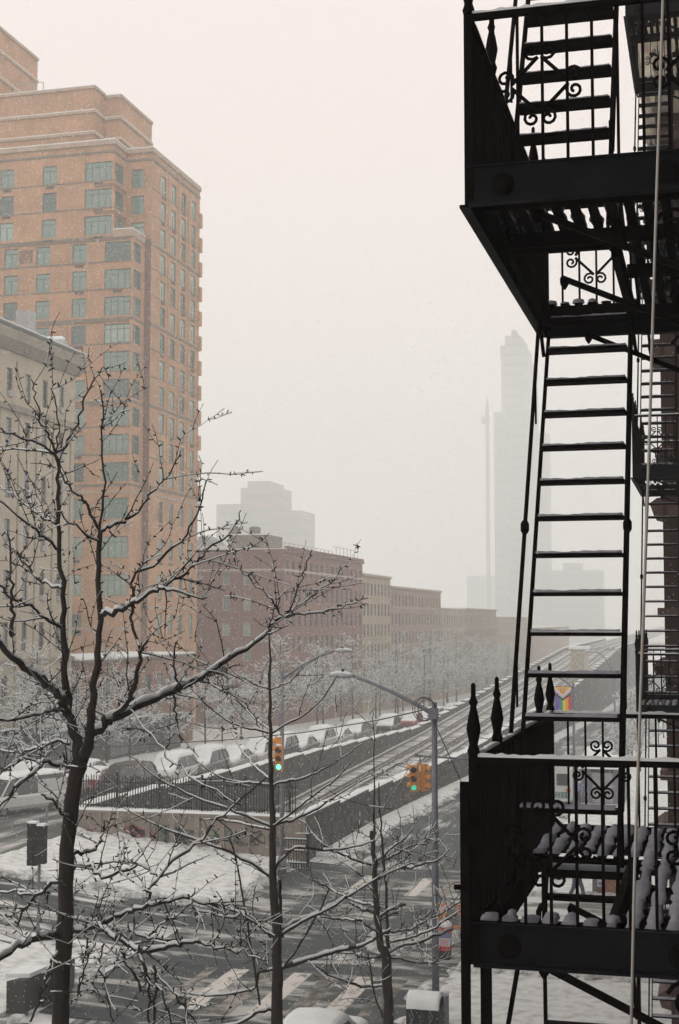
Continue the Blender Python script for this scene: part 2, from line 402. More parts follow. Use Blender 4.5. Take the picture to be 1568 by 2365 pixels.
def course_wall(name, label, x, y0, y1, top, zlow, face, seg, stone_w, stone_h, nmax, thick=.5, coping=SNOW):
    """retaining wall: core + stepped coping segments with snow + proud stones on the face (face=+1 east, -1 west)"""
    t = thing(name, label, 'wall', (x, y0, zlow(y0)))
    core = MB(); y = y0
    while y < y1:
        e = min(y+seg, y1); zt = top((y+e)/2)
        core.box(x-thick/2, x+thick/2, y, e, min(zlow(y), zlow(e))-1, zt-.02)
        y = e
    core.obj('wall_core', DSTONE, t)
    y = y0; k = 0
    while y < y1:
        e = min(y+seg, y1); zt = top((y+e)/2)
        c = MB().box(x-thick/2-.07, x+thick/2+.07, y+.02, e-.02, zt, zt+.16).obj('coping_stone', DSTONE3, t)
        s = MB(); n = 8
        w = thick/2+.05
        for q in range(n+1):
            yy = y+.06+(e-y-.12)*q/n; h = .13+R.uniform(-.03, .04)
            if q in (0, n): h = .05
            s.v += [(x-w, yy, zt+.162), (x-w*.8, yy, zt+.16+h*.8), (x, yy, zt+.16+h), (x+w*.8, yy, zt+.16+h*.8), (x+w, yy, zt+.162)]
        for q in range(n):
            for r_ in range(4): a = q*5+r_; s.f.append((a, a+1, a+6, a+5))
        s.f += [(0, 1, 2, 3, 4), (n*5+4, n*5+3, n*5+2, n*5+1, n*5)]
        s.obj('snow', SNOW, c, smooth=True)
        y = e
    meshes = []
    for k in range(6):
        sm = MB(); w_, h_ = stone_w-.05, stone_h-.04; dp = .04+.02*(k % 3)
        xf = thick/2*face; xo = xf+dp*face
        j = [R.uniform(-.03, .03) for _ in range(8)]
        a = [(xf, 0, 0), (xf, w_, 0), (xf, w_, h_), (xf, 0, h_)]; c_ = [(xo, .04+j[0], .03+j[1]), (xo, w_-.04+j[2], .03+j[3]), (xo, w_-.04+j[4], h_-.03+j[5]), (xo, .04+j[6], h_-.03+j[7])]
        sm.v += a+c_; sm.f += [(4, 5, 6, 7), (0, 1, 5, 4), (1, 2, 6, 5), (2, 3, 7, 6), (3, 0, 4, 7)]
        meshes.append(sm.mesh('stone', (DSTONE2, DSTONE, DSTONE3)[k % 3]))
    cnt = 0; y = y0+.1; rest = MB(); row = 0
    while y < y1-stone_w:
        zt = min(top(y), top(y+stone_w))-.08; z = zt-stone_h; r = 0
        while z > zlow(y)-.1:
            yy = y+(stone_w/2 if r % 2 else 0)
            if cnt < nmax and y < y0+80:
                inst(meshes[R.randrange(6)], 'stone', t, (x, yy, z)); cnt += 1
            else:
                xf = x+thick/2*face; xo = xf+.06*face
                rest.box(min(xf, xo), max(xf, xo), yy+.03, yy+stone_w-.03, z+.02, z+stone_h-.04)
            z -= stone_h; r += 1
        y += stone_w
    if rest.v: rest.obj('stones', DSTONE2, t, stuff=True)
    return t
course_wall('retaining_wall', 'dark stone parapet beside the near roadway, capped with snow, along the railway cut', -18.7, 64.4, 420, zP, lambda y: min(zE(y), zT(y))-.3, 1, 6.2, 1.3, .62, 290)
course_wall('retaining_wall', 'dark stone wall under the row of snow covered parked cars across the railway cut', -30.1, 64.4, 420, zPW, lambda y: min(zT(y), zW(y))-.3, 1, 5.6, 1.5, .7, 290)

# end wall over the portal, with graffiti, and the iron fence on it
ew = thing('portal_wall', 'low concrete wall covered in graffiti facing the crossing, snow along its top', 'wall', (-24.2, 63.9, -10.8))
b = MB().box(-29.9, -18.45, 63.9, 64.4, -11.6, -9.2); b.obj('wall_core', CONC, ew)
cp = MB().box(-30.0, -18.4, 63.84, 64.46, -9.2, -9.08).obj('coping_stone', CONC, ew)
s = MB(); n = 40
for q in range(n+1):
    x = -29.95+11.5*q/n; h = .1+R.uniform(-.03, .03)
    s.v += [(x, 63.86, -9.078), (x, 63.92, -9.08+h), (x, 64.38, -9.08+h), (x, 64.44, -9.078)]
for q in range(n):
    for r_ in range(3): a = q*4+r_; s.f.append((a, a+1, a+5, a+4))
s.obj('snow', SNOW, cp)
for px_ in lin(-29.9, -18.7, 9):
    MB().box(px_-.02, px_+.22, 63.80, 63.9, -11.4, -9.21).obj('pilaster', CONC, ew)
def scribble(cx, cz, w, h, m, n, th, seed):
    rr = random.Random(seed); b = MB(); pts = []
    x, z = cx-w/2, cz
    for i in range(n):
        pts.append((cx + w/2*sin(i*1.9+rr.uniform(-.5, .5)) * (0.5+0.5*rr.random()) + w*.35*(i/n-.5), 63.885, cz + h/2*cos(i*2.3+rr.uniform(-.6, .6))*(.5+.5*rr.random())))
    sm = []
    for i in range(len(pts)-1):
        for t in (0, .33, .66):
            p0 = Vector(pts[max(i-1, 0)]); p1 = Vector(pts[i]); p2 = Vector(pts[i+1]); p3 = Vector(pts[min(i+2, len(pts)-1)])
            sm.append(.5*((2*p1)+(p2-p0)*t+(2*p0-5*p1+4*p2-p3)*t*t+(3*p1-p0-3*p2+p3)*t**3))
    for i in range(len(sm)-1):
        d = (sm[i+1]-sm[i]); L = d.length
        if L < 1e-4: continue
        nrm = Vector((-d.z, 0, d.x))/L*th/2
        b.quad(sm[i]-nrm, sm[i+1]-nrm, sm[i+1]+nrm, sm[i]+nrm)
    b.obj('graffiti', m, ew)
GR = mat('red_spray', (.36, .06, .08), None); GG = mat('green_spray', (.05, .12, .09), None); GB = mat('black_spray', (.05, .05, .06), None); GP_ = mat('pink_spray', (.4, .22, .26), None)
scribble(-26.6, -10.15, 1.5, 1.1, GR, 26, .09, 1); scribble(-28.6, -10.1, .9, .8, GP_, 14, .08, 2)
scribble(-24.9, -10.2, 1.6, 1.1, GG, 22, .07, 3); scribble(-24.4, -10.1, 1.8, 1.0, GB, 20, .05, 4)
scribble(-22.4, -10.1, 1.5, .9, GG, 16, .06, 5); scribble(-21.0, -10.15, 1.9, .9, GB, 24, .05, 6); scribble(-19.8, -10.2, .8, .9, GB, 10, .05, 7)

fe = thing('iron_fence', 'tall black iron picket fence standing on the graffiti wall above the railway cut', 'fence', (-24.2, 64.15, -9.1))
for z in (-8.85, -7.75): MB().bar((-29.9, 64.15, z), (-18.8, 64.15, z), .05, .05).obj('fence_rail', IRON, fe)
pk = MB().bar((0, 0, 0), (0, 0, 1.55), .035).lathe((0, 0, 1.55), [(.03, 0), (.028, .04), (.002, .14)], 4).mesh('picket', IRON)
pb = MB().bar((0, 0, 0), (0, 0, 1.5), .035).tube([(0, 0, 1.5), (0, -.1, 1.6), (0, -.2, 1.6)], .016, 4).mesh('picket', IRON)
x = -29.8; k = 0
while x < -18.8:
    k += 1
    if k % 16 == 0: MB().box(x-.05, x+.05, 64.1, 64.2, -9.07, -7.3).obj('fence_post', IRON, fe)
    else: inst(pk if k % 5 else pb, 'picket', fe, (x, 64.15, -9.06-R.uniform(0, .04)))
    x += .135
# small iron enclosure at the wall's foot, snow on its bars
en = thing('iron_gate', 'small dark iron railing with snowy bars at the corner of the near parapet', 'railing', (-18.2, 62.5, -11.2))
for z in (-10.9, -10.35, -9.85):
    rr_ = MB().bar((-18.9, 62.4, z), (-17.8, 62.4, z), .06).obj('rail', IRON, en)
    MB().bar((-18.9, 62.4, z+.05), (-17.8, 62.4, z+.05), .07, .04).obj('snow', SNOW, rr_)
for q in range(10): MB().bar((-18.9+q*.12, 62.4, -11.2), (-18.9+q*.12, 62.4, -9.75), .04).obj('picket', IRON, en)
for q in range(2): MB().box(-18.95+1.14*q, -18.85+1.14*q, 62.35, 62.45, -11.2, -9.6).obj('post', IRON, en)

# ------------------------------------------------------------------ buildings
def holes_wall(mb, o, u, W_, H, holes, nrm, depth=.22):
    """wall rectangle from o along u (unit, horizontal) and up, with rectangular holes and reveals going inwards (-nrm)"""
    o = Vector(o); u = Vector(u); nrm = Vector(nrm); up = Vector((0, 0, 1))
    holes = [h for h in holes if h[0] >= 0 and h[1] <= W_+1e-6 and h[2] >= 0 and h[3] <= H+1e-6]
    vs = sorted({0, H} | {round(h[2], 3) for h in holes} | {round(h[3], 3) for h in holes})
    P = lambda a, b: o+u*a+up*b
    for i in range(len(vs)-1):
        lo, hi = vs[i], vs[i+1]; mid = (lo+hi)/2
        spans = sorted((h[0], h[1]) for h in holes if h[2] < mid < h[3]); x = 0
        for a, b in spans:
            if a > x: mb.quad(P(x, lo), P(a, lo), P(a, hi), P(x, hi))
            x = max(x, b)
        if x < W_: mb.quad(P(x, lo), P(W_, lo), P(W_, hi), P(x, hi))
    d = -nrm*depth
    for a, b, lo, hi in holes:
        A, B, D_, E_ = P(a, lo), P(b, lo), P(b, hi), P(a, hi)
        mb.quad(A, A+d, B+d, B); mb.quad(E_, D_, D_+d, E_+d); mb.quad(A, E_, E_+d, A+d); mb.quad(B, B+d, D_+d, D_)
WIN = {}
def window_meshes(w, h, style, fm):
    key = (round(w, 2), round(h, 2), style, fm.name)
    if key in WIN: return WIN[key]
    f = MB(); t = .07; y0, y1 = -.05, .04
    f.box(-w/2, w/2, y0, y1, 0, t).box(-w/2, w/2, y0, y1, h-t, h).box(-w/2, -w/2+t, y0, y1, t, h-t).box(w/2-t, w/2, y0, y1, t, h-t)
    i0, i1 = y0+.01, y1-.01
    if 'm' in style: f.box(-.035, .035, i0, i1, t, h*.72)
    if 't' in style: f.box(-w/2+t, w/2-t, i0-.004, i1+.004, h*.72, h*.72+.07)
    if 'd' in style: f.box(-w/2+t, w/2-t, i0-.01, i1, h*.48, h*.48+.07)
    if '3' in style:
        for q in (1, 2, 3): x = -w/2+w*q/4; f.box(x-.035, x+.035, i0, i1, t, h-t)
    g = MB(); g.quad((-w/2+t/2, .0, t/2), (w/2-t/2, .0, t/2), (w/2-t/2, .0, h-t/2), (-w/2+t/2, .0, h-t/2))
    f2 = f.mesh('window', fm)
    gs = []
    for gm in (G1, G2, G3, GD, GP):
        gg = g.mesh('pane', gm); gs.append(gg)
    WIN[key] = (f2, gs); return WIN[key]
ACM = MB().box(-.35, .35, -.05, .4, 0, .42); ACL = mat('ac_grey', (.3, .31, .31), None, rough=.6)
AC = ACM.mesh('air_conditioner', ACL); GRILLE = MB().box(-.5, .5, -.02, .05, 0, .3).mesh('grille', mat('vent_dark', (.07, .05, .045), None))
def put_window(par, p, rot, w, h, style='mt', fm=FRAME, glass=(0, 1, 0, 2), ac=0, grille=0, rec=.16):
    fmesh, gs = window_meshes(w, h, style, fm)
    n = Vector((sin(rot), -cos(rot), 0))
    o = inst(fmesh, 'window', par, Vector(p)-n*rec, rot)
    g = bpy.data.objects.new('pane', gs[R.choice(glass)]); C.objects.link(g); g.parent = o; g.location = (0, .005, 0)
    if R.random() < ac:
        a = inst(AC, 'air_conditioner', par, Vector(p)+n*.12+Vector((0, 0, .02)), rot)
    if R.random() < grille:
        inst(GRILLE, 'grille', par, Vector(p)+n*.02+Vector((0, 0, -.5)), rot)
def face(par, mb, side, a0, a1, c, z0, z1, wins, **kw):
    """side 'S': plane y=c, x from a0 to a1 ; 'E': plane x=c, y from a0 to a1. wins = [(centre, zbottom, w, h)]"""
    if side == 'S': o, u, n, rot = (a0, c, z0), (1, 0, 0), (0, -1, 0), 0
    else: o, u, n, rot = (c, a0, z0), (0, 1, 0), (1, 0, 0), pi/2
    holes = [(w[0]-w[2]/2-a0, w[0]+w[2]/2-a0, w[1]-z0, w[1]+w[3]-z0) for w in wins]
    holes_wall(mb, o, u, a1-a0, z1-z0, holes, n)
    for w in wins:
        if w[0]-w[2]/2 < a0 or w[0]+w[2]/2 > a1 or w[1] < z0: continue
        p = (w[0], c, w[1]) if side == 'S' else (c, w[0], w[1])
        k = dict(kw)
        if len(w) > 4: k['style'] = w[4]
        put_window(par, p, rot, w[2], w[3], **k)
def plainbox(mb, x0, x1, y0, y1, z0, z1, skip=''):
    v = [(x, y, z) for z in (z0, z1) for x, y in ((x0, y0), (x1, y0), (x1, y1), (x0, y1))]
    fs = {'b': (3, 2, 1, 0), 't': (4, 5, 6, 7), 'S': (0, 1, 5, 4), 'E': (1, 2, 6, 5), 'N': (2, 3, 7, 6), 'W': (3, 0, 4, 7)}
    for k, f in fs.items():
        if k not in skip: mb.quad(*[v[i] for i in f])
def band(par, x0, x1, y0, y1, z, h, m, out=.08, name='stone_band', snow=0):
    """ring strip hugging a box's south and east faces"""
    b = MB().box(x0, x1+out, y0-out, y0+.0, z, z+h).box(x1, x1+out, y0+.003, y1, z, z+h)
    o = b.obj(name, m, par)
    if snow: MB().box(x0, x1+out*.9, y0-out*.9, y0+.05, z+h+.003, z+h+.003+snow).box(x1-.05, x1+out*.9, y0+.06, y1-.01, z+h+.003, z+h+.003+snow).obj('snow', SNOW, o)
    return o

# --- salmon brick tower
TW = thing('apartment_tower', 'tall salmon brick apartment tower with corner windows and stepped top, left of the avenue', 'building', (-70, 139, -11.5))
ZT = [46.2-2.9*k for k in range(12)]                     # window sill heights (row 0 on top)
LOW = [10.4, 6.4, 2.5, -1.6, -5.4]
ZG = -12.5
main = MB()
ecols = (142.4, 145.45, 148.55, 151.7)
ew_ = [(y, z, 1.5, 2.05) for z in ZT for y in ecols] + [(y, z, 1.25, 2.3) for z in LOW[:4] for y in ecols]
face(TW, main, 'E', 139, 153.7, -57, ZG, 50.2, ew_, style='m', glass=(1, 1, 0, 2), grille=.75)
face(TW, main, 'S', -59.9, -57, 139, ZG, 50.2, [(-58.6, z, 1.5, 2.0) for z in ZT[:3]], style='mt')
plainbox(main, -100, -57, 139, 153.7, ZG, 50.2, 'SE')
main.obj('wall', TOWERB, TW)
pl = MB()
ucols = [(u_, v_) for u_, v_ in ((17, 400), (115, 400))]
ux = [at(u_, 700, Y=135.6).x for u_ in (24, 98, 182)]; ux2 = [at(u_, 400, Y=135.6).x for u_ in (17, 115)]
more = [ux[0]-4.2*k for k in (1, 2, 3)]
sw = [(x, z, 1.65, 2.0) for z in ZT[3:] for x in ux+more] + [(x, z, 1.5, 2.2) for z in LOW[:4] for x in ux+more]
sw2 = [(x, z, 1.65, 2.0) for z in ZT[:3] for x in ux2+[ux2[0]-4.2]]
# lower projecting part: corner window at its east end
cw = [(-59.35, z, 2.95, 2.0, 't3') for z in ZT[3:]] + [(-59.35, z, 2.9, 2.2, 't3') for z in LOW[:3]]
face(TW, pl, 'S', -90, -57.7, 135.6, ZG, 39.95, sw+cw, glass=(0, 1, 0, 2), grille=.4)
face(TW, pl, 'E', 135.6, 139, -57.7, ZG, 39.95, [(137.0, z, 2.0, 2.0, 't3') for z in ZT[3:]], glass=(2, 0, 2))
plainbox(pl, -90, -57.7, 135.6, 139.0, ZG, 39.95, 'SEbN')
xc = at(247, 400, Y=135.6).x
face(TW, pl, 'S', -90, -59.9, 135.58, 39.95, 50.2, sw2+[(-61.65, z, 3.1, 2.0, 't3') for z in ZT[:3]], glass=(0, 1, 0, 2), grille=.4)
face(TW, pl, 'E', 135.58, 139.0, -59.9, 39.95, 50.2, [(137.1, z, 2.2, 2.0, 't3') for z in ZT[:3]], glass=(2, 0, 2))
plainbox(pl, -90, -59.9, 135.58, 139.0, 39.95, 50.2, 'SEbN')
pl.obj('wall', TOWERB, TW)
# parapets, string courses
MB().box(-59.85, -57.62, 135.44, 135.57, 39.96, 40.75).box(-57.75, -57.62, 135.58, 138.9, 39.96, 40.75).obj('balcony_parapet', TRIM, TW)
MB().box(-59.85, -57.6, 135.42, 135.6, 40.755, 40.85).box(-57.77, -57.6, 135.61, 138.9, 40.755, 40.85).obj('snow', SNOW, TW)
for k in (3, 6, 9): MB().box(-90, -58, 135.5, 135.59, ZT[k]+2.2, ZT[k]+2.3).obj('stone_band', TRIMD, TW)
for k in (0, 1, 2): band(TW, -62, -59.9, 135.58, 138.9, ZT[k]-.75, .35, TOWERD, .05, 'stone_band')
band(TW, -90, -59.9, 135.56, 138.9, 49.95, .5, TRIM, .2, 'cornice', .1)
band(TW, -59.9, -57, 139.0, 153.7, 49.95, .5, TRIM, .2, 'cornice', .1)
band(TW, -90, -59.9, 135.57, 138.9, 49.1, .22, TRIMD, .1); band(TW, -59.9, -57, 139, 153.7, 49.1, .22, TRIMD, .1)
for z in (ZT[2]-.5, ZT[5]-.5, ZT[8]-.5, ZT[11]-.5, 13.1):
    band(TW, -57.7, -57, 139, 153.72, z, .28, TRIMD if z != 13.1 else TRIM, .06)
    band(TW, -90, -57.7, 135.6, 139, z, .26, TRIMD if z != 13.1 else TRIM, .06)
band(TW, -57.7, -57, 139, 153.72, 1.2, .3, TRIM, .07); band(TW, -90, -57.7, 135.6, 139, -1.0, .3, TRIM, .07)
for k in range(12):
    if k in (2, 5, 8, 11): continue
    z = ZT[k]-.14
    MB().box(-57, -56.965, 139.1, 153.6, z, z+.12).obj('sill_course', TRIMD, TW)
    x1_ = -57.75 if k > 2 else -59.95
    MB().box(-90, x1_, 135.535, 135.575, z, z+.12).obj('sill_course', TRIMD, TW)
    if k > 2:
        for xx in (ux[2]-2.1, ux[1]-2.0, ux[0]-2.1): MB().box(xx-.75, xx+.75, 135.54, 135.598, z+.5, z+1.9).obj('spandrel_panel', TOWERD if (k+int(xx)) % 3 == 0 else TOWERB, TW)
# brick piers between bays (strip beside the corner coloured dark as the recess's shade)
MB().box(-57.68, -57.02, 138.93, 138.99, ZG, 40.5).obj('recess_shade_panel', mat('recess_shade_brick', (.16, .09, .065), (.2, .11, .08), 3, .9), TW)
for yy in (143.9, 147.0, 150.1): MB().box(-57, -56.94, yy-.12, yy+.12, 14, 49).obj('pier', TOWERB, TW)
# saw-tooth bay on the north edge
for k in range(12):
    z = ZT[k]
    MB().box(-58.6, -56.72, 153.3, 153.95, z-.55, z+1.1).obj('bay_edge', TOWERB, TW)
# stepped top
def tier(x0, x1, y0, y1, z0, z1, bands):
    b = MB(); plainbox(b, x0, x1, y0, y1, z0, z1, 'b'); b.obj('wall', TOWERD if 0 else TOWERB, TW)
    for z in bands: band(TW, x0, x1, y0, y1, z, .3, TRIM, .18, 'cornice', .08)
tier(-100, -62, 141.9, 151, 50.2, 57.7, (52.6, 55.0, 57.5))
tier(-100, -63.9, 139.2, 141.9, 50.2, 57.9, (52.6, 55.0, 57.7))
tier(-120, -76.2, 140.2, 150, 57.7, 66.5, (60.5, 63.5, 66.2))
for q in range(4): MB().bar((-75+q*1.2, 142, 57.9), (-75+q*1.2, 142, 60.2), .08).obj('roof_rail_post', GALVL, TW)
for z in (59, 60.2): MB().bar((-75, 142, z), (-71.4, 142, z), .06).obj('roof_rail', GALVL, TW)

# --- beige institutional block on the far left
BG = thing('school_building', 'pale beige stone building with narrow tall windows and heavy cornice, at the left edge', 'building', (-60, 100, -10.9))
b = MB(); bz = [16.5, 12.8, 9.0, 5.3, 1.5, -2.3, -6.2]
bw_ = [(y, z, .9, 2.15) for z in bz for y in [94.8-2.95*k for k in range(8, 0, -1)]+[94.8, 97.75, 100.6, 103.5]]
face(BG, b, 'E', 68, 106, -50, -12, 21.2, bw_, style='d', fm=FRAMED, glass=(3, 3, 4), ac=.4)
plainbox(b, -95, -50, 68, 106, -12, 21.2, 'Eb'); b.obj('wall', BEIGE, BG)
co = MB().prism([(-50.0, 19.9), (-49.8, 19.9), (-49.2, 20.6), (-49.15, 21.35), (-50.6, 21.7), (-50.6, 19.9)], 'y', 68, 106.4).obj('cornice', BEIGED, BG)
MB().box(-50.6, -49.2, 68, 106.4, 21.705, 21.78).obj('snow', SNOW, co)
MB().box(-50, -49.7, 68, 106.2, 16.0-.5, 16.0-.05).obj('stone_band', BEIGED, BG)
MB().box(-50, -49.8, 68, 106.2, -3.2, -2.9).obj('stone_band', BEIGED, BG)
for y in [93.3, 96.3, 99.2, 102.1, 105.2]: MB().box(-50, -49.93, y-.08, y+.08, -11, 15.4).obj('downpipe_strip', BEIGED, BG)
p1, p2, p3 = at(60, 730, X=-54), at(75, 770, X=-54), at(148, 805, X=-54)
dz_ = at(60, 720, X=-54)
duct = thing('roof_duct', 'pale grey ventilation duct with upright box on the beige roof', 'duct', tuple(p1))
MB().box(p1.x-.6, p1.x+.6, p1.y-.6, p1.y+.6, 21.2, dz_.z).obj('duct_box', GALVL, duct)
MB().tube([(p1.x, p1.y+.4, p1.z-1.2), (p2.x, p2.y+1.0, p1.z-2.0), (p3.x, p3.y-.4, p3.z+.3), (p3.x, p3.y+.3, p3.z-.3), (p3.x, p3.y+.4, 21.3)], .5, 10).obj('duct_pipe', GALVL, duct)
MB().tube([(p1.x, p1.y+.4, p1.z-.8), (p2.x, p2.y+1.0, p1.z-1.6), (p3.x, p3.y-.4, p3.z+.72)], .3, 6).obj('snow', SNOW, duct)

# --- steel mesh fence and base along the west pavement
sf = thing('mesh_fence', 'tall dark slatted steel fence along the west pavement behind the driving cars', 'fence', (-46.6, 90, -10.9))
b = MB(); y = 74.0; k = 0
while y < 122:
    zt = -7.6-.027*(y-90); zb = zW(y)+.1
    MB().box(-46.75, -46.55, y-.1, y+.1, zb, zt+.15).obj('post', FRAMED, sf)
    pan = MB().box(-46.72, -46.66, y+.1, y+3.9, zb, zb+.25).box(-46.72, -46.66, y+.1, y+3.9, zt-.1, zt).box(-46.74, -46.72, y+.1, y+3.9, zb+.25, zt-.1)
    pan.obj('panel_frame', DSTONE, sf)
    MB().box(-46.8, -46.5, y-.1, y+4, zt+.005, zt+.1).obj('snow', SNOW, sf)
    if k % 3 != 1:
        for q in range(14): MB().box(-46.66, -46.62, y+.25+q*.27, y+.32+q*.27, zb+.25, zt-.1).obj('slat', GALV if k % 2 else GALVL, sf)
    y += 4; k += 1
ba = thing('annexe', 'low dark annexe with tall bays at the foot of the tower behind the steel fence', 'building', (-52, 124, -11.5))
b = MB(); face(ba, b, 'E', 108, 134.5, -50.2, -12.5, -3.5, [(y, z, 1.5, 2.6) for y in lin(110.5, 132, 7) for z in (-7.6,)], style='d', fm=FRAMED, glass=(3, 4))
plainbox(b, -58, -50.2, 108, 134.5, -12.5, -3.5, 'Eb'); b.obj('wall', TOWERD, ba)
rf = MB().box(-58.3, -50, 107.9, 134.6, -3.5, -3.3).obj('roof', TRIMD, ba); MB().box(-58.2, -50.1, 108, 134.5, -3.295, -3.15).obj('snow', SNOW, rf)

# --- row of walk-ups beyond
def walkup(name, label, x1, y0, y1, zt, wm, rows, ncol, south=None, gap=3.1, group=None, wh=1.9, ww=1.15, lint=None, snow=True, glass=(3, 3, 3, 4), x0=-75):
    t = thing(name, label, 'building', (x1-8, (y0+y1)/2, zW(y0)), group)
    b = MB(); zb = -18
    ys_ = [y0+(y1-y0)*(k+.5)/ncol for k in range(ncol)]
    zs = [zt-2.9-gap*k for k in range(rows)]
    face(t, b, 'E', y0, y1, x1, zb, zt, [(y, z, ww, wh) for z in zs for y in ys_], style='d', fm=FRAMED, glass=glass)
    if south: face(t, b, 'S', x0, x1, y0, zb, zt, [(x, z-1.1, .95, 1.6) for z in zs for x in south], style='d', fm=FRAMEW, glass=(1, 0))
    plainbox(b, x0, x1, y0, y1, zb, zt, 'Eb'+('S' if south else '')); b.obj('wall', wm, t)
    c = MB().box(x0, x1+.3, y0, y1, zt+.003, zt+.3).obj('parapet', lint or wm, t)
    if snow: MB().box(x0, x1+.25, y0+.01, y1, zt+.305, zt+.42).obj('snow', SNOW, c)
    for z in zs[::2]:
        MB().box(x1, x1+.06, y0, y1, z-.35, z-.15).obj('stone_band', lint or TRIMD, t)
    return t
wb = walkup('brick_building', 'dark red brown brick block with rooftop tank house, right of the tall tower', -50, 165, 205, 8.3, BROWN, 6, 15, south=(-57.4, -54.7), lint=BROWN)
band(wb, -75, -50, 165, 205, 5.9, .25, TRIM, .1, 'cornice', .05)
MB().box(-50, -49.75, 165.2, 204.9, 8.32, 9.0).obj('parapet', BROWN, wb)
h1 = at(527, 1268, Y=172); h2 = at(620, 1268, Y=172); ht = at(560, 1236, Y=172).z
b = MB().box(h1.x, h2.x, 172, 178, 8.3, ht).obj('stair_house', TRIMD, wb); MB().box(h1.x-.1, h2.x+.1, 171.9, 178, ht+.005, ht+.15).obj('snow', SNOW, b)
for u_ in (540, 586):
    c_ = at(u_, 1236, Y=174); tt = at(u_, 1218, Y=174).z
    MB().lathe((c_.x, 174.5, ht+.15), [(.75, 0), (.75, tt-ht-.2), (.5, tt-ht-.05)], 12).obj('water_tank', TRIMD, wb)
rl = MB()
for y in lin(167, 204.5, 18): rl.bar((-50.6, y, 8.7), (-50.6, y, 10.2 if y > 190 else 9.5), .07)
rl.bar((-50.6, 167, 9.5), (-50.6, 190, 9.5), .05).bar((-50.6, 190, 10.2), (-50.6, 204.5, 10.2), .05); rl.obj('roof_railing', GALVL, wb)
walkup('tenement_building', 'tan topped walk-up squeezed beside the dark brick block', -50, 205.1, 224, 6.6, BROWN2, 6, 8, lint=BROWN2, glass=(3,))
walkup('tenement_building', 'pale brown walk-up with square parapet pieces, third in the row', -50, 224.1, 268, 5.2, BROWN3, 6, 16, lint=BROWN2)
walkup('tenement_building', 'lower grey brown walk-up fading in the snowfall, fourth in the row', -50, 268.1, 296, 2.0, BROWN2, 5, 10)
walkup('tenement_building', 'faint red brown walk-up in the haze, fifth in the row', -50, 296.1, 340, 2.2, BROWN3, 5, 14)
walkup('tenement_building', 'faint low walk-up at the far end of the row', -50, 340.1, 400, .5, BROWN2, 4, 16)
walkup('tenement_building', 'palest and farthest low walk-up beside the climbing tracks', -50, 400.1, 520, -2.5, BROWN3, 3, 20)
# pale building behind tower right edge, rooftop shapes
t = thing('rooftop_building', 'pale grey rooftops showing between the tower and the brick block', 'building', (-95, 230, -14))
a = at(455, 1262, Y=230); c_ = at(520, 1262, Y=230)
MB().box(a.x-10, c_.x, 230, 250, -14, a.z).obj('wall', mat('pale_rendered', (.5, .5, .47), (.4, .4, .38), .4), t)
MB().prism([(at(458, 1240, Y=232).x, at(458, 1240, Y=232).z), (at(468, 1236, Y=232).x, at(468, 1236, Y=232).z), (at(490, 1250, Y=232).x, at(490, 1250, Y=232).z), (at(500, 1263, Y=232).x, a.z), (at(452, 1263, Y=232).x, a.z)], 'y', 232, 238).obj('roof', HAZB, t)

# --- ghosts in the haze
GF = 1.7
def ghost(name, label, parts, m=HAZB, depth=30, floors=True):
    """parts: (u0,u1,vtop,Y)"""
    Y0 = parts[0][3]*GF; c_ = at((parts[0][0]+parts[0][1])/2, 1432, Y=Y0)
    t = thing(name, label, 'building', (c_.x, Y0, -16))
    for u0, u1, v, Y in parts:
        Y = Y*GF
        a = at(u0, v, Y=Y); c2 = at(u1, v, Y=Y)
        MB().box(a.x, c2.x, Y, Y+depth, -17, a.z).obj('tower_block', m, t)
        if floors:
            z = a.z-5
            while z > -5:
                MB().box(a.x+1.5, c2.x-1.5, Y-.15, Y-.01, z, z+1.6).box(c2.x+.01, c2.x+.15, Y+2, Y+depth-2, z, z+1.6).obj('window_band', HAZW, t); z -= 7
    return t
gh = ghost('hazy_tower', 'very tall faint tower with ragged crown half lost in the snow behind the ladder', [(1157, 1218, 806, 560), (1166, 1208, 784, 566), (1180, 1196, 770, 570), (1218, 1232, 840, 575)], depth=26)
for u_, v_ in ((1160, 798), (1171, 775), (1186, 762), (1200, 778)):
    p = at(u_, v_, Y=569*GF); MB().box(p.x-1.5, p.x+1.5, 569*GF, 573*GF, p.z-9, p.z).obj('mast', HAZB, gh)
ghost('hazy_tower', 'broad faint slab left of the tallest tower, crane mast at its side', [(1140, 1165, 952, 545)], depth=24)
cr = thing('tower_crane', 'faint hoist mast standing beside the hazy slab', 'crane', tuple(at(1124, 1432, Y=540*GF)))
p = at(1124, 912, Y=540*GF); MB().box(p.x-1.0, p.x+1.0, 540*GF, 542*GF, -16, p.z-9).obj('mast', HAZB, cr); MB().lathe((p.x, 541*GF, p.z-10), [(1.2, 0), (.9, 4), (.2, 10)], 5).obj('mast_tip', HAZB, cr)
p2 = at(1124, 970, Y=540*GF); MB().box(p2.x-3.4, p2.x+1.4, 539.5*GF, 542.5*GF, p2.z-2, p2.z+2).obj('cab', HAZB2, cr)
ghost('hazy_building', 'faint stepped apartment block behind the rooftop tank house', [(500, 560, 1165, 385), (556, 640, 1127, 390), (572, 622, 1112, 392), (636, 695, 1180, 388)], m=HAZB2, depth=25)
ghost('hazy_building', 'faint wide low block seen between the ladder rungs', [(1262, 1390, 1318, 600), (1300, 1340, 1300, 606)], depth=24)
ghost('hazy_building', 'faint low buildings at the foot of the hazy towers', [(1078, 1139, 1330, 740)], depth=24, floors=False)
ghost('hazy_building', 'faint block right of the tallest tower behind the ladder rail', [(1236, 1264, 1000, 600)], depth=20)
wbx = thing('station_hut', 'pale block standing beside the far tracks above the rainbow banner', 'hut', tuple(at(1335, 1560, Y=215)))
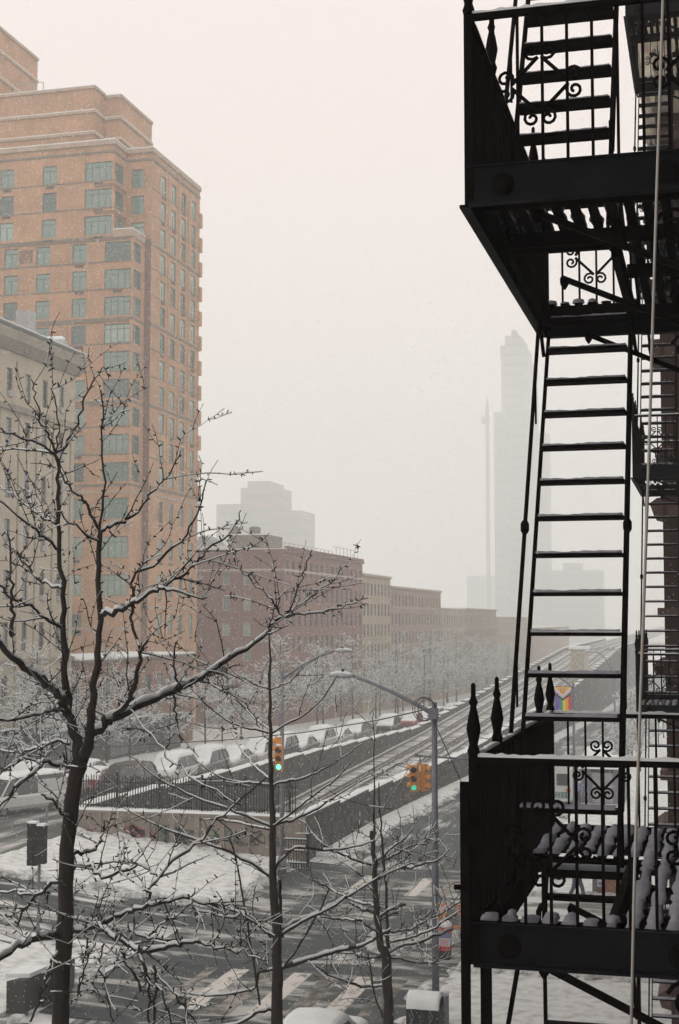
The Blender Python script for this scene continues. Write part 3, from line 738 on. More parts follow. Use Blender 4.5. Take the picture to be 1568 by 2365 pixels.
a = at(1318, 1500, Y=215); c_ = at(1350, 1560, Y=215)
q = MB().box(a.x, c_.x, 215, 222, c_.z-1, a.z).obj('wall', CREAM, wbx); MB().box(a.x-.3, c_.x+.3, 214.8, 222.2, a.z+.01, a.z+.4).obj('snow', SNOW, wbx)

# --- buildings on our own side
NB = thing('brick_building', 'dark brownstone building beyond the second fire escape at the right edge', 'building', (6, 45, -11.3))
b = MB(); nzs = [7.35-3.54*k for k in range(-1, 6)]
face(NB, b, 'S', -1.0, 12, 32, -11.3, 12.4, [(.35, z, 1.0, 1.9) for z in nzs], style='d', fm=FRAMED, glass=(3,))
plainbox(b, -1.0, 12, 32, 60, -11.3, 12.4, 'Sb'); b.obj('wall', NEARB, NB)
cz = [(-1.0, 11.3), (-1.08, 11.3), (-1.12, 11.7), (-1.25, 11.9), (-1.32, 12.6), (-1.44, 12.75), (-1.48, 13.2), (-1.0, 13.2)]
cn = MB().prism(cz, 'y', 31.4, 60).obj('cornice', CREAM, NB)
MB().prism([(31.9, 11.3), (31.6, 11.7), (31.4, 12.6), (31.2, 13.2), (32, 13.2)], 'x', -1.0, 12).obj('cornice', CREAM, NB)
for k in range(6):
    y = 31.7+k*1.1; MB().prism([(-1.02, 10.6), (-1.1, 10.7), (-1.15, 11.3), (-1.36, 11.8), (-1.36, 12.3), (-1.02, 12.3)], 'y', y, y+.28).obj('bracket', CREAM, NB)
for z in nzs:
    MB().prism([(-1.0, z+2.0), (-1.2, z+2.05), (-1.28, z+2.3), (-1.12, z+2.42), (-1.0, z+2.42)], 'y', 32.0, 34).obj('lintel', STONEM, NB)
    MB().box(-1.15, -1.0, 32.02, 34, z-.2, z).obj('sill', STONEM, NB)
    MB().box(-1.0, .9, 31.82, 32.0, z-.2, z).obj('sill', STONEM, NB)
    MB().box(-.9, 1.1, 31.85, 32.0, z+1.95, z+2.25).obj('lintel', STONEM, NB)
OB = thing('brick_building', 'dark brick wall that carries both fire escapes, at the right margin', 'building', (5, 10, -11.3))
b = MB(); b2z = [6.1-3.54*k+.0 for k in range(-1, 5)]
holes_ = [(y-(-8)-.5, y-(-8)+.5, z+11.3, z+11.3+1.9) for z in b2z for y in (7.4, 9.2, 16.2, 22.8, 24.6)]
holes_wall(b, (.15, -8, -11.3), (0, 1, 0), 39.9, 23.5, holes_, (-1, 0, 0), .2)
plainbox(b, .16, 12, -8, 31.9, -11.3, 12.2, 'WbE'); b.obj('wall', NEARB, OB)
for z in b2z:
    for y in (7.4, 9.2, 16.2, 22.8, 24.6):
        put_window(OB, (.15, y, z), -pi/2, 1.0, 1.9, style='d', fm=FRAMED, glass=(3,))
        MB().box(.02, .15, y-.6, y+.6, z-.16, z).obj('sill', STONEM, OB)
        MB().box(.0, .15, y-.65, y+.65, z+1.9, z+2.1).obj('lintel', STONEM, OB)

# ------------------------------------------------------------------ fire escapes
def spiral(b, c, r0, turns, a0, dirn, plane, th, n=14):
    pts = []
    for i in range(n+1):
        t = i/n; a = a0+dirn*turns*2*pi*t; r = r0*(1-.78*t)
        pts.append(plane(c[0]+r*cos(a), c[1]+r*sin(a)))
    b.tube(pts, th, 5)
def ornament(b, cx, cz, y, s=1.0, th=.007, axis='x'):
    """diamond of four C scrolls"""
    pl_ = (lambda p, q: (p, y, q)) if axis == 'x' else (lambda p, q: (y, p, q))
    for k in range(4):
        a = pi/4+k*pi/2; ca, sa = cos(a), sin(a)
        m0 = (cx+ca*.085*s, cz+sa*.085*s); tx, tz = -sa, ca
        e1 = (m0[0]+tx*.075*s, m0[1]+tz*.075*s); e2 = (m0[0]-tx*.075*s, m0[1]-tz*.075*s)
        b.tube([pl_(*e1), pl_(*m0), pl_(*e2)], th*1.2, 5)
        for e, sg in ((e1, 1), (e2, -1)):
            c0 = (e[0]+ca*.036*s, e[1]+sa*.036*s)
            spiral(b, c0, .036*s, 1.35, math.atan2(-sa, -ca), -sg*-1, pl_, th)
FEP = dict(XL=-1.08, XR=.12)
def fire_escape(label, Y1, Y2, levels, snowy=1, detail=True, lowz=None, drop=None):
    XL, XR = FEP['XL'], FEP['XR']; SP = 3.54
    t = thing('fire_escape', label, 'fire escape', (XR, (Y1+Y2)/2, levels[0]), 'black iron fire escapes on the brick wall')
    HX0, HX1 = XL+.055, -.50
    HY0, HY1 = Y1+1.25, Y2-.2
    sb, st = Y1+1.05, Y2-.1            # stair foot and head
    slat = MB().box(0, .05, Y1+.02, Y2-.02, 0, .014).mesh('slat', IRON)
    slat_a = MB().box(0, .05, Y1+.02, HY0, 0, .014).mesh('slat', IRON); slat_b = MB().box(0, .05, HY1, Y2-.02, 0, .014).mesh('slat', IRON)
    bar_ = MB().bar((0, 0, 0), (0, 0, .73), .014).mesh('baluster', IRON); bars_ = MB().bar((0, 0, 0), (0, 0, .73), .024).mesh('baluster', IRON)
    tread = MB().box(0, .53, -.07, .07, -.022, 0).mesh('tread', IRON)
    def snowstrip(L, w, h, n=10, axis='x'):
        b = MB()
        for q in range(n+1):
            a = L*q/n; hh = h*R.uniform(.5, 1.2)
            row = [(-w/2, 0), (-w/2*.7, hh*.8), (w/2*.7, hh*.8), (w/2, 0)]
            for p, z in row: b.v.append((a, p, z) if axis == 'x' else (p, a, z))
        for q in range(n):
            for r_ in range(3): i = q*4+r_; b.f.append((i, i+4, i+5, i+1))
        return b
    tsnow = snowstrip(.51, .13, .017, 16).mesh('snow', THIN_SHADED)
    for zk in levels:
        plat = MB()
        low = (zk == lowz)
        HY0, HY1 = (Y1+.2, Y1+2.0) if low else (Y1+1.25, Y2-.2)
        slat_a = MB().box(0, .05, Y1+.02, HY0, 0, .014).mesh('slat', IRON); slat_b = MB().box(0, .05, HY1, Y2-.02, 0, .014).mesh('slat', IRON)
        b = MB().box(XL, XR, Y1-.012, Y1, zk-.195, zk).box(XL, XR, Y1-.05, Y1-.012, zk-.195, zk-.18).box(XL-.02, XR, Y1-.03, Y1-.012, zk-.008, zk)
        b.obj('fascia', IRONB, t)
        MB().box(XL-.012, XL, Y1, Y2, zk-.195, zk).box(XL-.05, XL-.012, Y1, Y2, zk-.195, zk-.18).obj('fascia', IRONB, t)
        MB().box(XL, XR, Y2, Y2+.012, zk-.195, zk).box(XL, XR, Y2+.012, Y2+.05, zk-.195, zk-.18).obj('fascia', IRONB, t)
        fr = MB().box(HX0-.04, HX0, HY0, HY1, zk-.16, zk-.02).box(HX1, HX1+.04, HY0, HY1, zk-.16, zk-.02).box(HX0, HX1, HY0-.03, HY0, zk-.12, zk-.02).box(HX0, HX1, HY1, HY1+.03, zk-(.06 if low else .16), zk-.02)
        fr.obj('hatch_frame', IRON, t)
        for yy in (Y1+.4, Y1+1.15, Y1+2.0, Y2-.12): 
            if HY0 < yy < HY1: MB().box(HX1+.045, XR, yy, yy+.04, zk-.1, zk-.02).obj('cross_bar', IRON, t)
            else: MB().box(XL, XR, yy, yy+.04, zk-.1, zk-.02).obj('cross_bar', IRON, t)
        x = XL+.03; zs = zk-.018; lum = MB()
        while x < XR-.06:
            if HX0-.06 < x < HX1+.01:
                inst(slat_a, 'slat', t, (x, 0, zs)); inst(slat_b, 'slat', t, (x, 0, zs))
                rng = [(Y1+.05, HY0-.02), (HY1+.02, Y2-.05)]
            else:
                if low and x < HX0: x += .093; continue
                inst(slat, 'slat', t, (x, 0, zs)); rng = [(Y1+.05, Y2-.05)]
            if snowy:
                for ya_, yb_ in rng:
                    # uneven ridge of snow riding on each slat
                    n = max(3, int((yb_-ya_)/.09)); i0 = len(lum.v); xx = x+.025
                    for q in range(n+1):
                        yq = ya_+(yb_-ya_)*q/n; hh = R.uniform(.006, .036)*(.3 if R.random() < .12 else 1); ww = R.uniform(.02, .044)
                        lum.v += [(xx-ww, yq, zs+.0145), (xx-ww*.8, yq, zs+.015+hh*.75), (xx, yq, zs+.015+hh), (xx+ww*.8, yq, zs+.015+hh*.75), (xx+ww, yq, zs+.0145)]
                    for q in range(n):
                        for r_ in range(4): a = i0+q*5+r_; lum.f.append((a, a+5, a+6, a+1))
                    lum.f += [(i0, i0+1, i0+2, i0+3, i0+4), (i0+n*5+4, i0+n*5+3, i0+n*5+2, i0+n*5+1, i0+n*5)]
            x += .093
        if snowy and lum.v: lum.obj('snow', THIN_SHADED, t, smooth=True)
        # railings
        zr = zk+.735
        for (a, c_) in (((XL, Y1, zr), (XR, Y1, zr)), ((XL, Y1, zr), (XL, Y2, zr)), ((XL, Y2, zr), (XR, Y2, zr))):
            o = MB().bar(a, c_, .03, .028).obj('top_rail', IRON, t)
            L = (Vector(c_)-Vector(a)).length; ax = 'x' if a[1] == c_[1] else 'y'
            s = snowstrip(L-.02, .034, .022, 40, ax).obj('snow', SNOW, o, smooth=True); s.location = (a[0]+(.01 if ax == 'x' else 0), a[1]+(.01 if ax == 'y' else 0), a[2]+.0145)
        x = XL+.117
        while x < XR-.02:
            inst(bar_, 'baluster', t, (x, Y1, zk)); inst(bar_, 'baluster', t, (x, Y2, zk)); x += .117
        y = Y1+.12
        while y < Y2-.05:
            inst(bars_, 'baluster', t, (XL, y, zk)); y += .105
        for (px_, py_) in ((XL, Y1), (XL, Y2)): MB().bar((px_, py_, zk-.19), (px_, py_, zr+.02), .042).obj('corner_post', IRON, t)
        for py_ in (Y1, Y1+.75, Y1+2.6, Y2):
            MB().lathe((XL, py_, zr+.01), [(.022, 0), (.03, .03), (.02, .06), (.026, .09), (.034, .13), (.024, .19), (.014, .235), (.022, .255), (.012, .28), (.011, .335), (.003, .345)], 8).obj('finial', IRON, t, smooth=True)
        if detail:
            for yy in (Y1-.014, Y2+.014):
                for cx_ in (XL+.34, XL+1.06):
                    b = MB(); ornament(b, cx_, zk+.37, yy, 1.18, .008); b.obj('scroll_ornament', IRON, t)
            for xr in (XL+.16, XL+.92):
                b = MB()
                b.lathe((0, 0, 0), [(.055, 0), (.058, .006), (.04, .012), (.036, .016), (.012, .02)], 14)
                for j in range(8): b.lathe((.036*cos(j*pi/4), .036*sin(j*pi/4), .006), [(.012, 0), (.009, .01)], 6)
                o = b.obj('rosette', IRON, t, world=False); o.rotation_euler = (pi/2, 0, 0); o.location = Vector((xr, Y1-.013, zk-.10))-t.location
        # brackets
        for yy in (Y1+.12, Y1+1.5, Y2-.1):
            b = MB().bar((XL+.28, yy, zk-.2), (XR, yy, zk-.62), .035, .03).bar((XL+.7, yy, zk-.2), (XL+.72, yy, zk-.42), .02)
            spiral(b, (XL+.95, zk-.33), .1, 1.6, pi*.9, -1, lambda p, q, yy=yy: (p, yy, q), .011, 22)
            b.lathe((XL+.3, yy, zk-.27), [(.006, 0), (.022, .025), (.028, .05), (.015, .07)], 8)
            b.obj('bracket', IRON, t)
        # stair up to the next platform
        if drop == zk: continue
        def sz(y): return zk+(y-sb)/(st-sb)*SP
        for xx in (XL+.035, -.50):
            MB().bar((xx, sb-.04, sz(sb-.04)), (xx, st, sz(st)-.1), .014, .085).obj('stringer', IRON, t)
        for xx in (XL-.005, -.475):
            b = MB().tube([(xx, sb-.02, zk+.1), (xx, sb-.05, zk+.52), (xx, sb+.03, sz(sb+.03)+.33), (xx, st-.34, sz(st-.34)+.34), (xx, st-.26, sz(st-.27)+.36), (xx, st-.20, sz(st-.24)+.2), (xx+.02, st-.20, sz(st-.24)+.02)], .013, 7)
            ym = (sb+st)/2-.1; b.lathe((xx, ym, sz(ym)+.30), [(.016, 0), (.026, .02), (.026, .06), (.016, .08)], 8)
            for q in (.25, .75):
                yq = sb+(st-sb)*q; b.bar((xx, yq, sz(yq)), (xx, yq, sz(yq)+.34), .012)
            b.obj('handrail', IRON, t, smooth=True)
        n = 15
        for q in range(2 if low else 1, n+1):
            yq = sb+(st-sb)*(q-.45)/n; zz = zk+SP*(q-.45)/n
            o = inst(tread, 'tread', t, (XL+.042, yq, zz), 0)
            if snowy:
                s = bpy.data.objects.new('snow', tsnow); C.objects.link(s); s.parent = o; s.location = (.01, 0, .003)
    return t
f1 = fire_escape('nearest black iron fire escape with steep ladder stairs, filling the right side', 6.6, 9.85, [-8.46, -4.92, -1.38, 2.16, 5.70], lowz=-1.38, drop=-4.92)
b = MB().bar((-.99, 8.55, -1.42), (-.99, 8.7, -4.9), .022).bar((-.45, 8.55, -1.42), (-.45, 8.7, -4.9), .022); b.obj('drop_ladder_rail', IRON, f1)
for z in [-1.62-.37*k for k in range(9)]: MB().box(-.99, -.45, 8.58, 8.66, z-.03, z).obj('tread', IRON, f1)
_e = MB().box(-.98, -.5, 8.50, 8.56, -1.50, -1.455).obj('landing_edge', IRON, f1); MB().box(-.97, -.51, 8.505, 8.555, -1.454, -1.425).obj('snow', THIN_SHADED, _e)
# drop ladder guides and rods on the near fire escape
p = at(1073, 1806, Y=6.45); MB().box(p.x-.019, p.x+.019, 6.43, 6.47, -8.4, p.z).obj('ladder_guide', IRON, f1)
MB().box(p.x-.05, p.x+.0, 6.44, 6.46, at(1060, 2050, Y=6.45).z-.008, at(1060, 2050, Y=6.45).z+.012).obj('guide_bolt', IRON, f1)
MB().bar(tuple(at(1083, 2025, Y=6.5)), tuple(at(1095, 2000, Y=6.5)), .02).obj('guide_bracket', IRON, f1)
p = at(1122, 2200, Y=6.9); MB().box(p.x-.024, p.x+.024, 6.88, 6.93, -8.4, -1.5).obj('ladder_guide', IRON, f1)
MB().bar(tuple(at(1195, 2240, Y=7.1)), tuple(at(1168, 2400, Y=7.1)), .022).obj('guide_rod', IRON, f1)
b = MB(); b.tube([tuple(at(*q, Y=7.3)) for q in ((1258, 2160), (1258, 2080), (1262, 2010), (1268, 1985))], .014, 6); b.tube([tuple(at(*q, Y=7.3)) for q in ((1243, 2160), (1244, 2105), (1250, 2092), (1262, 2085))], .014, 6); b.obj('hook_rod', IRON, f1)
f2 = fire_escape('farther black iron fire escape, small, seen between the nearest ladder and the right edge', 21.5, 24.75, [-8.3, -4.78, -1.24, 2.30, 5.84, 9.38])
f1['group'] = f2['group'] = 'black iron fire escapes on the brick wall'

cbl = MB().tube([tuple(at(1533, -60, Y=5.0)), tuple(at(1515, 500, Y=4.97)), tuple(at(1497, 1100, Y=4.94)), tuple(at(1478, 1650, Y=4.92)), tuple(at(1466, 2000, Y=4.92)), tuple(at(1455, 2500, Y=4.9))], .0052, 8).obj('cable', ROPE, smooth=True)
tag(cbl, 'pale grey cable hanging in front of the fire escapes near the right edge', 'cable')

# ------------------------------------------------------------------ street lamps, signals, wires
def cobra(label, base, top, elbow, tip, r=.11, name='street_lamp'):
    t = thing(name, label, 'street lamp', tuple(base))
    MB().tube([base, top], [r, r*.72], 12).lathe(tuple(base), [(r*2, 0), (r*2, .5), (r*1.2, .8)], 8).obj('pole', GALV, t, smooth=True)
    tv = Vector(top); ev = Vector(elbow); pv = Vector(tip)
    pts = []
    for i in range(9):
        q = i/8; pts.append((tv-Vector((0, 0, .35)))*(1-q)**2+ev*2*q*(1-q)+pv*q*q)
    MB().tube(pts, [r*.62-(r*.25)*i/8 for i in range(9)], 8).obj('arm', GALV, t, smooth=True)
    d = (pv-ev); d.z = 0; d.normalize(); sd = Vector((-d.y, d.x, 0))
    b = MB(); n = 8
    prof = [(-.05, .06), (.05, .11), (.25, .17), (.5, .16), (.7, .1), (.76, .03)]
    for L, wv in prof:
        for j in range(n):
            a = 2*pi*j/n; b.v.append(tuple(pv+d*L+sd*wv*cos(a)+Vector((0, 0, wv*.55*sin(a)))))
    for k in range(len(prof)-1):
        for j in range(n): a = k*n+j; c_ = k*n+(j+1) % n; b.f.append((a, c_, c_+n, a+n))
    b.f += [tuple(range(n)), tuple((len(prof)-1)*n+j for j in range(n))]
    h = b.obj('lamp_head', GALVL, t, smooth=True)
    MB().lathe(tuple(pv+d*.3+Vector((0, 0, .085))), [(.04, 0), (.045, .09), (.02, .11)], 8).obj('photocell', BLACK, h)
    s = MB()
    for k in range(5):
        s.lump(tuple(pv+d*(.1+.13*k)+Vector((0, 0, .03+.02*(k in (1, 2, 3))))), .1, .1, .07, 6, 3)
    s.obj('snow', SNOW, h, smooth=True)
    return t
T1 = at(1003, 1622, Y=39.9); B1 = Vector((T1.x, 39.9, -11.2))
L1 = cobra('nearest grey cobra-head street lamp on the corner, arm reaching left', tuple(B1), tuple(T1), tuple(at(905, 1592, Y=40.2)), tuple(at(812, 1560, Y=40.6)))
b = MB()
for rr_, ox in ((.42, 0), (.36, .05), (.45, -.04)):
    c_ = at(982, 1638, Y=39.7); pts = [(c_.x+ox+rr_*.72*cos(a), 39.7, c_.z+rr_*.75*sin(a)) for a in lin(0, 2*pi, 20)]
    b.tube(pts, .012, 5)
b.obj('cable_coil', BLACK, L1)
MB().box(T1.x-.1, T1.x+.14, 39.6, 39.8, T1.z-.45, T1.z-.15).obj('junction_box', GALV, L1)
MB().box(T1.x+.02, T1.x+.38, 39.6, 39.85, -11.2, -10.35).obj('base_box', GALV, L1)
T2 = at(652, 1550, Y=60.5); B2 = Vector((T2.x, 60.5, -11.05))
L2 = cobra('second street lamp behind the near parapet corner, carrying the left traffic light', tuple(B2), tuple(T2), tuple(at(720, 1518, Y=60.5)), tuple(at(776, 1503, Y=60.5)))
T3 = at(1324, 1578, Y=88); L3 = cobra('street lamp beyond the crossing with the rainbow banner, seen through the ladder', (T3.x, 88, zE(88)+.1), tuple(T3), tuple(at(1305, 1570, Y=88)), tuple(at(1280, 1560, Y=88)), .1)
T4 = at(1419, 1560, Y=130); L4 = cobra('faint far street lamp with a curved arm above the tracks, beside the ladder rail', (T4.x, 130, zE(130)+.1), tuple(T4), tuple(at(1400, 1506, Y=130)), tuple(at(1372, 1505, Y=130)), .1)
T5 = at(1445, 1540, Y=165); L5 = cobra('farthest faint street lamp, right of the ladder', (T5.x, 165, zE(165)+.1), tuple(T5), tuple(at(1430, 1500, Y=165)), tuple(at(1412, 1498, Y=165)), .1)
for (u_, v_, Y_) in ((1128, 1640, 175), (1235, 1580, 260)):
    tp = at(u_, v_-80, Y=Y_); 

# rainbow banner
bn = thing('banner', 'vertical rainbow banner with orange triangle and pale chevrons on the lamp pole', 'banner', tuple(at(1319, 1590, Y=87.8)))
pa = at(1281, 1586, Y=87.8); pb_ = at(1318, 1586, Y=87.8); wd = pb_.x-pa.x; zt = pa.z; H_ = 1.9
def flagq(pts, m, k):
    b = MB(); n = len(pts); y = 87.8-.004*k
    b.v = [(pa.x+p*wd, y, zt-q*H_) for p, q in pts] + [(pa.x+p*wd, 87.83+.0*k, zt-q*H_) for p, q in pts]
    b.f = [tuple(range(n)), tuple(range(2*n-1, n-1, -1))] + [(i, (i+1) % n, n+(i+1) % n, n+i) for i in range(n)]
    b.obj('cloth_stripe', m, bn)
cols = [(.17, .05, .3), (.08, .13, .45), (.05, .3, .14), (.7, .6, .08), (.75, .32, .05), (.55, .03, .04)]
for k, c_ in enumerate(cols): flagq([(k/6, 0), ((k+1)/6, 0), ((k+1)/6, 1), (k/6, 1)], mat('stripe_%d' % k, c_, None), 0)
for k, (c_, s_) in enumerate((((.02, .02, .02), .72), ((.15, .07, .03), .66), ((.3, .6, .8), .60), ((.8, .4, .5), .54), ((.75, .75, .75), .48), ((.75, .42, .06), .42))):
    flagq([(0, 0), (1, 0), (1, .05*(5-k)), (.5, s_*.62), (0, .05*(5-k))], mat('chevron_%d' % k, c_, None), k+1)
b = MB(); cx_, cz_ = pa.x+wd*.5, zt-.24
b.tube([(cx_+.13*cos(a), 87.76, cz_+.13*sin(a)) for a in lin(0, 2*pi, 14)], .014, 4); b.obj('ring_mark', mat('violet_ring', (.25, .1, .3), None), bn)
for z in (zt+.02, zt-H_-.02): MB().bar((pa.x-.02, 87.82, z), (T3.x, 87.9, z), .04).obj('banner_arm', GALV, bn)

def signal_head(t, c, rot, lit=None, s=1.0, gl=None):
    """three-lens head; faces -Y rotated by rot about z"""
    hd = bpy.data.objects.new('signal_head', None)
    b = MB()
    for k in range(3): b.box(-.16*s, .16*s, -.02, .2*s, (-.53+k*.355)*s, (-.53+k*.355+.34)*s)
    o = b.obj('signal_head', SIGY, t, world=False); o.location = Vector(c)-t.location; o.rotation_euler.z = rot
    for k in range(3):
        zc = (-.36+k*.355)*s
        v = MB(); n = 10; i0 = 0
        for yy, r in ((-.02, .135*s), (-.24*s, .14*s)):
            for j in range(n+1):
                a = -.35+j*(pi+.7)/n; v.v.append((r*cos(a), yy, zc+r*sin(a)))
        for j in range(n): v.f.append((j, j+1, j+n+2, j+n+1))
        v.obj('visor', SIGY, o, world=False)
        l = MB(); l.lathe((0, 0, 0), [(.115*s, 0), (.09*s, .02), (.03*s, .03)], 12)
        lo = l.obj('lens', (gl or GREENL) if lit == k else REDL, o, world=False); lo.rotation_euler = (pi/2, 0, 0); lo.location = (0, -.022, zc)
        MB().lathe((0, 0, 0), [(.13*s, 0), (.13*s, .01)], 12).obj('lens_seat', BLACK, lo, world=False).location = (0, 0, -.008)
    sn = MB().lump((0, .1*s, .53*s+.01), .15*s, .13*s, .05).obj('snow', SNOW, o, world=False)
c_ = at(641, 1737, Y=60.3)
SA = thing('traffic_light', 'yellow traffic light with its green lens lit, left, on the second lamp pole', 'traffic light', tuple(at(648, 1737, Y=60.3)), 'yellow traffic lights')
signal_head(SA, (c_.x-.0, 60.2, c_.z+.12), -pi/2, None, 1.02)
c2 = at(647, 1745, Y=59.9); signal_head(SA, (c2.x-.05, 59.85, c2.z-.12), .15, 0, 1.02)
MB().bar((T2.x, 60.45, c_.z+.5), (c_.x-.1, 60.2, c_.z+.72), .06).bar((T2.x, 60.45, c_.z-.5), (c_.x-.1, 60.2, c_.z-.45), .06).obj('mounting', SIGY, SA)
a1 = at(962, 1745, Y=57); a2 = at(1150, 1757, Y=57)
ms = thing('mast_pole', 'grey mast pole whose thin arm reaches over the road above the hanging signals', 'pole', (a2.x, 57, -11.2))
MB().tube([(a2.x, 57, -11.25), (a2.x, 57, a2.z+.6)], [.1, .08], 10).obj('pole', GALV, ms)
MB().tube([tuple(a2), tuple(at(1060, 1752, Y=57)), tuple(a1)], [.05, .045, .04], 7).obj('arm', GALV, ms)
MB().lathe(tuple(a1+Vector((0, 0, -.05))), [(.07, 0), (.09, .05), (.07, .15)], 8).obj('arm_cap', GALV, ms)
ch = at(970, 1797, Y=57)
SB_ = thing('traffic_light', 'yellow four-way traffic light cluster hanging from the mast arm beside the nearest lamp pole', 'traffic light', tuple(ch), 'yellow traffic lights')
MB().bar((ch.x-.0, 57, ch.z+.5), (ch.x-.0, 57, a1.z), .05).obj('hanger', GALV, SB_)
MB().box(ch.x-.2, ch.x+.2, 56.9, 57.1, ch.z+.53, ch.z+.6).obj('frame', SIGY, SB_)
signal_head(SB_, (ch.x-.2, 56.72, ch.z), .12, 0, 1.0, GREEND); signal_head(SB_, (ch.x+.26, 57.0, ch.z+.03), pi/2-.25, None); signal_head(SB_, (ch.x-.3, 57.15, ch.z+.03), -pi/2-.2, None)

def wire(label, pts, r=.018, m=BLACK):
    P_ = [Vector(p) for p in pts]; b = MB().tube(P_, r, 5).obj('overhead_wire', m); return tag(b, label, 'wire')
wl = at(-40, 1738, Y=66)
wire('thin dark wire sagging across the crossing from the nearest lamp pole to the left', [tuple(T1-Vector((0, 0, .15))), tuple(at(870, 1664, Y=46)), tuple(at(700, 1692, Y=52)), tuple(at(537, 1708, Y=57)), tuple(at(238, 1726, Y=63)), tuple(wl)], .02)
wire('thin guy wire falling from the nearest lamp pole to the right', [tuple(at(1009, 1682, Y=39.9)), tuple(at(1062, 1799, Y=44)), tuple(at(1150, 1990, Y=57))], .016)
# pole carrying the left end of the wire stands outside the frame
MB_ = thing('wire_pole', 'grey pole at the far left end of the overhead wire', 'pole', (wl.x, 66, -10.2)); MB().tube([(wl.x, 66, -10.2), (wl.x, 66, wl.z+.3)], .1, 8).obj('pole', GALV, MB_)

# dark back-to-front sign panels on a pole, left
sp = at(88, 2150, Z=-10.75); st_ = thing('sign_post', 'grey post with two tall dark signal cases, snow on top, left of the big tree', 'post', tuple(sp))
ptop = at(88, 1905, Y=sp.y)
MB().tube([tuple(sp), (sp.x, sp.y, ptop.z+.1)], .055, 8).obj('pole', GALV, st_)
for u0, u1, v0, v1 in ((69, 88, 1900, 1998), (90, 107, 1906, 1994)):
    a = at(u0, v0, Y=sp.y-.15); c_ = at(u1, v1, Y=sp.y-.15)
    o = MB().box(a.x, c_.x, sp.y-.35, sp.y-.1, c_.z, a.z).obj('signal_case', IRONB, st_)
    MB().box(a.x, c_.x, sp.y-.35, sp.y-.1, a.z+.004, a.z+.07).obj('snow', SNOW, o)
    for q in (1, 2): MB().box(a.x-.01, c_.x+.01, sp.y-.37, sp.y-.352, a.z-q*(a.z-c_.z)/3-.02, a.z-q*(a.z-c_.z)/3+.02).obj('seam', BLACK, o)
sp2 = at(106, 2000, Z=-10.6); po = thing('signal_pole', 'thin bare grey pole right behind the dark signal cases', 'pole', tuple(sp2)); MB().tube([tuple(sp2), (sp2.x, sp2.y, at(106, 1861, Y=sp2.y).z)], .05, 7).obj('pole', GALV, po)

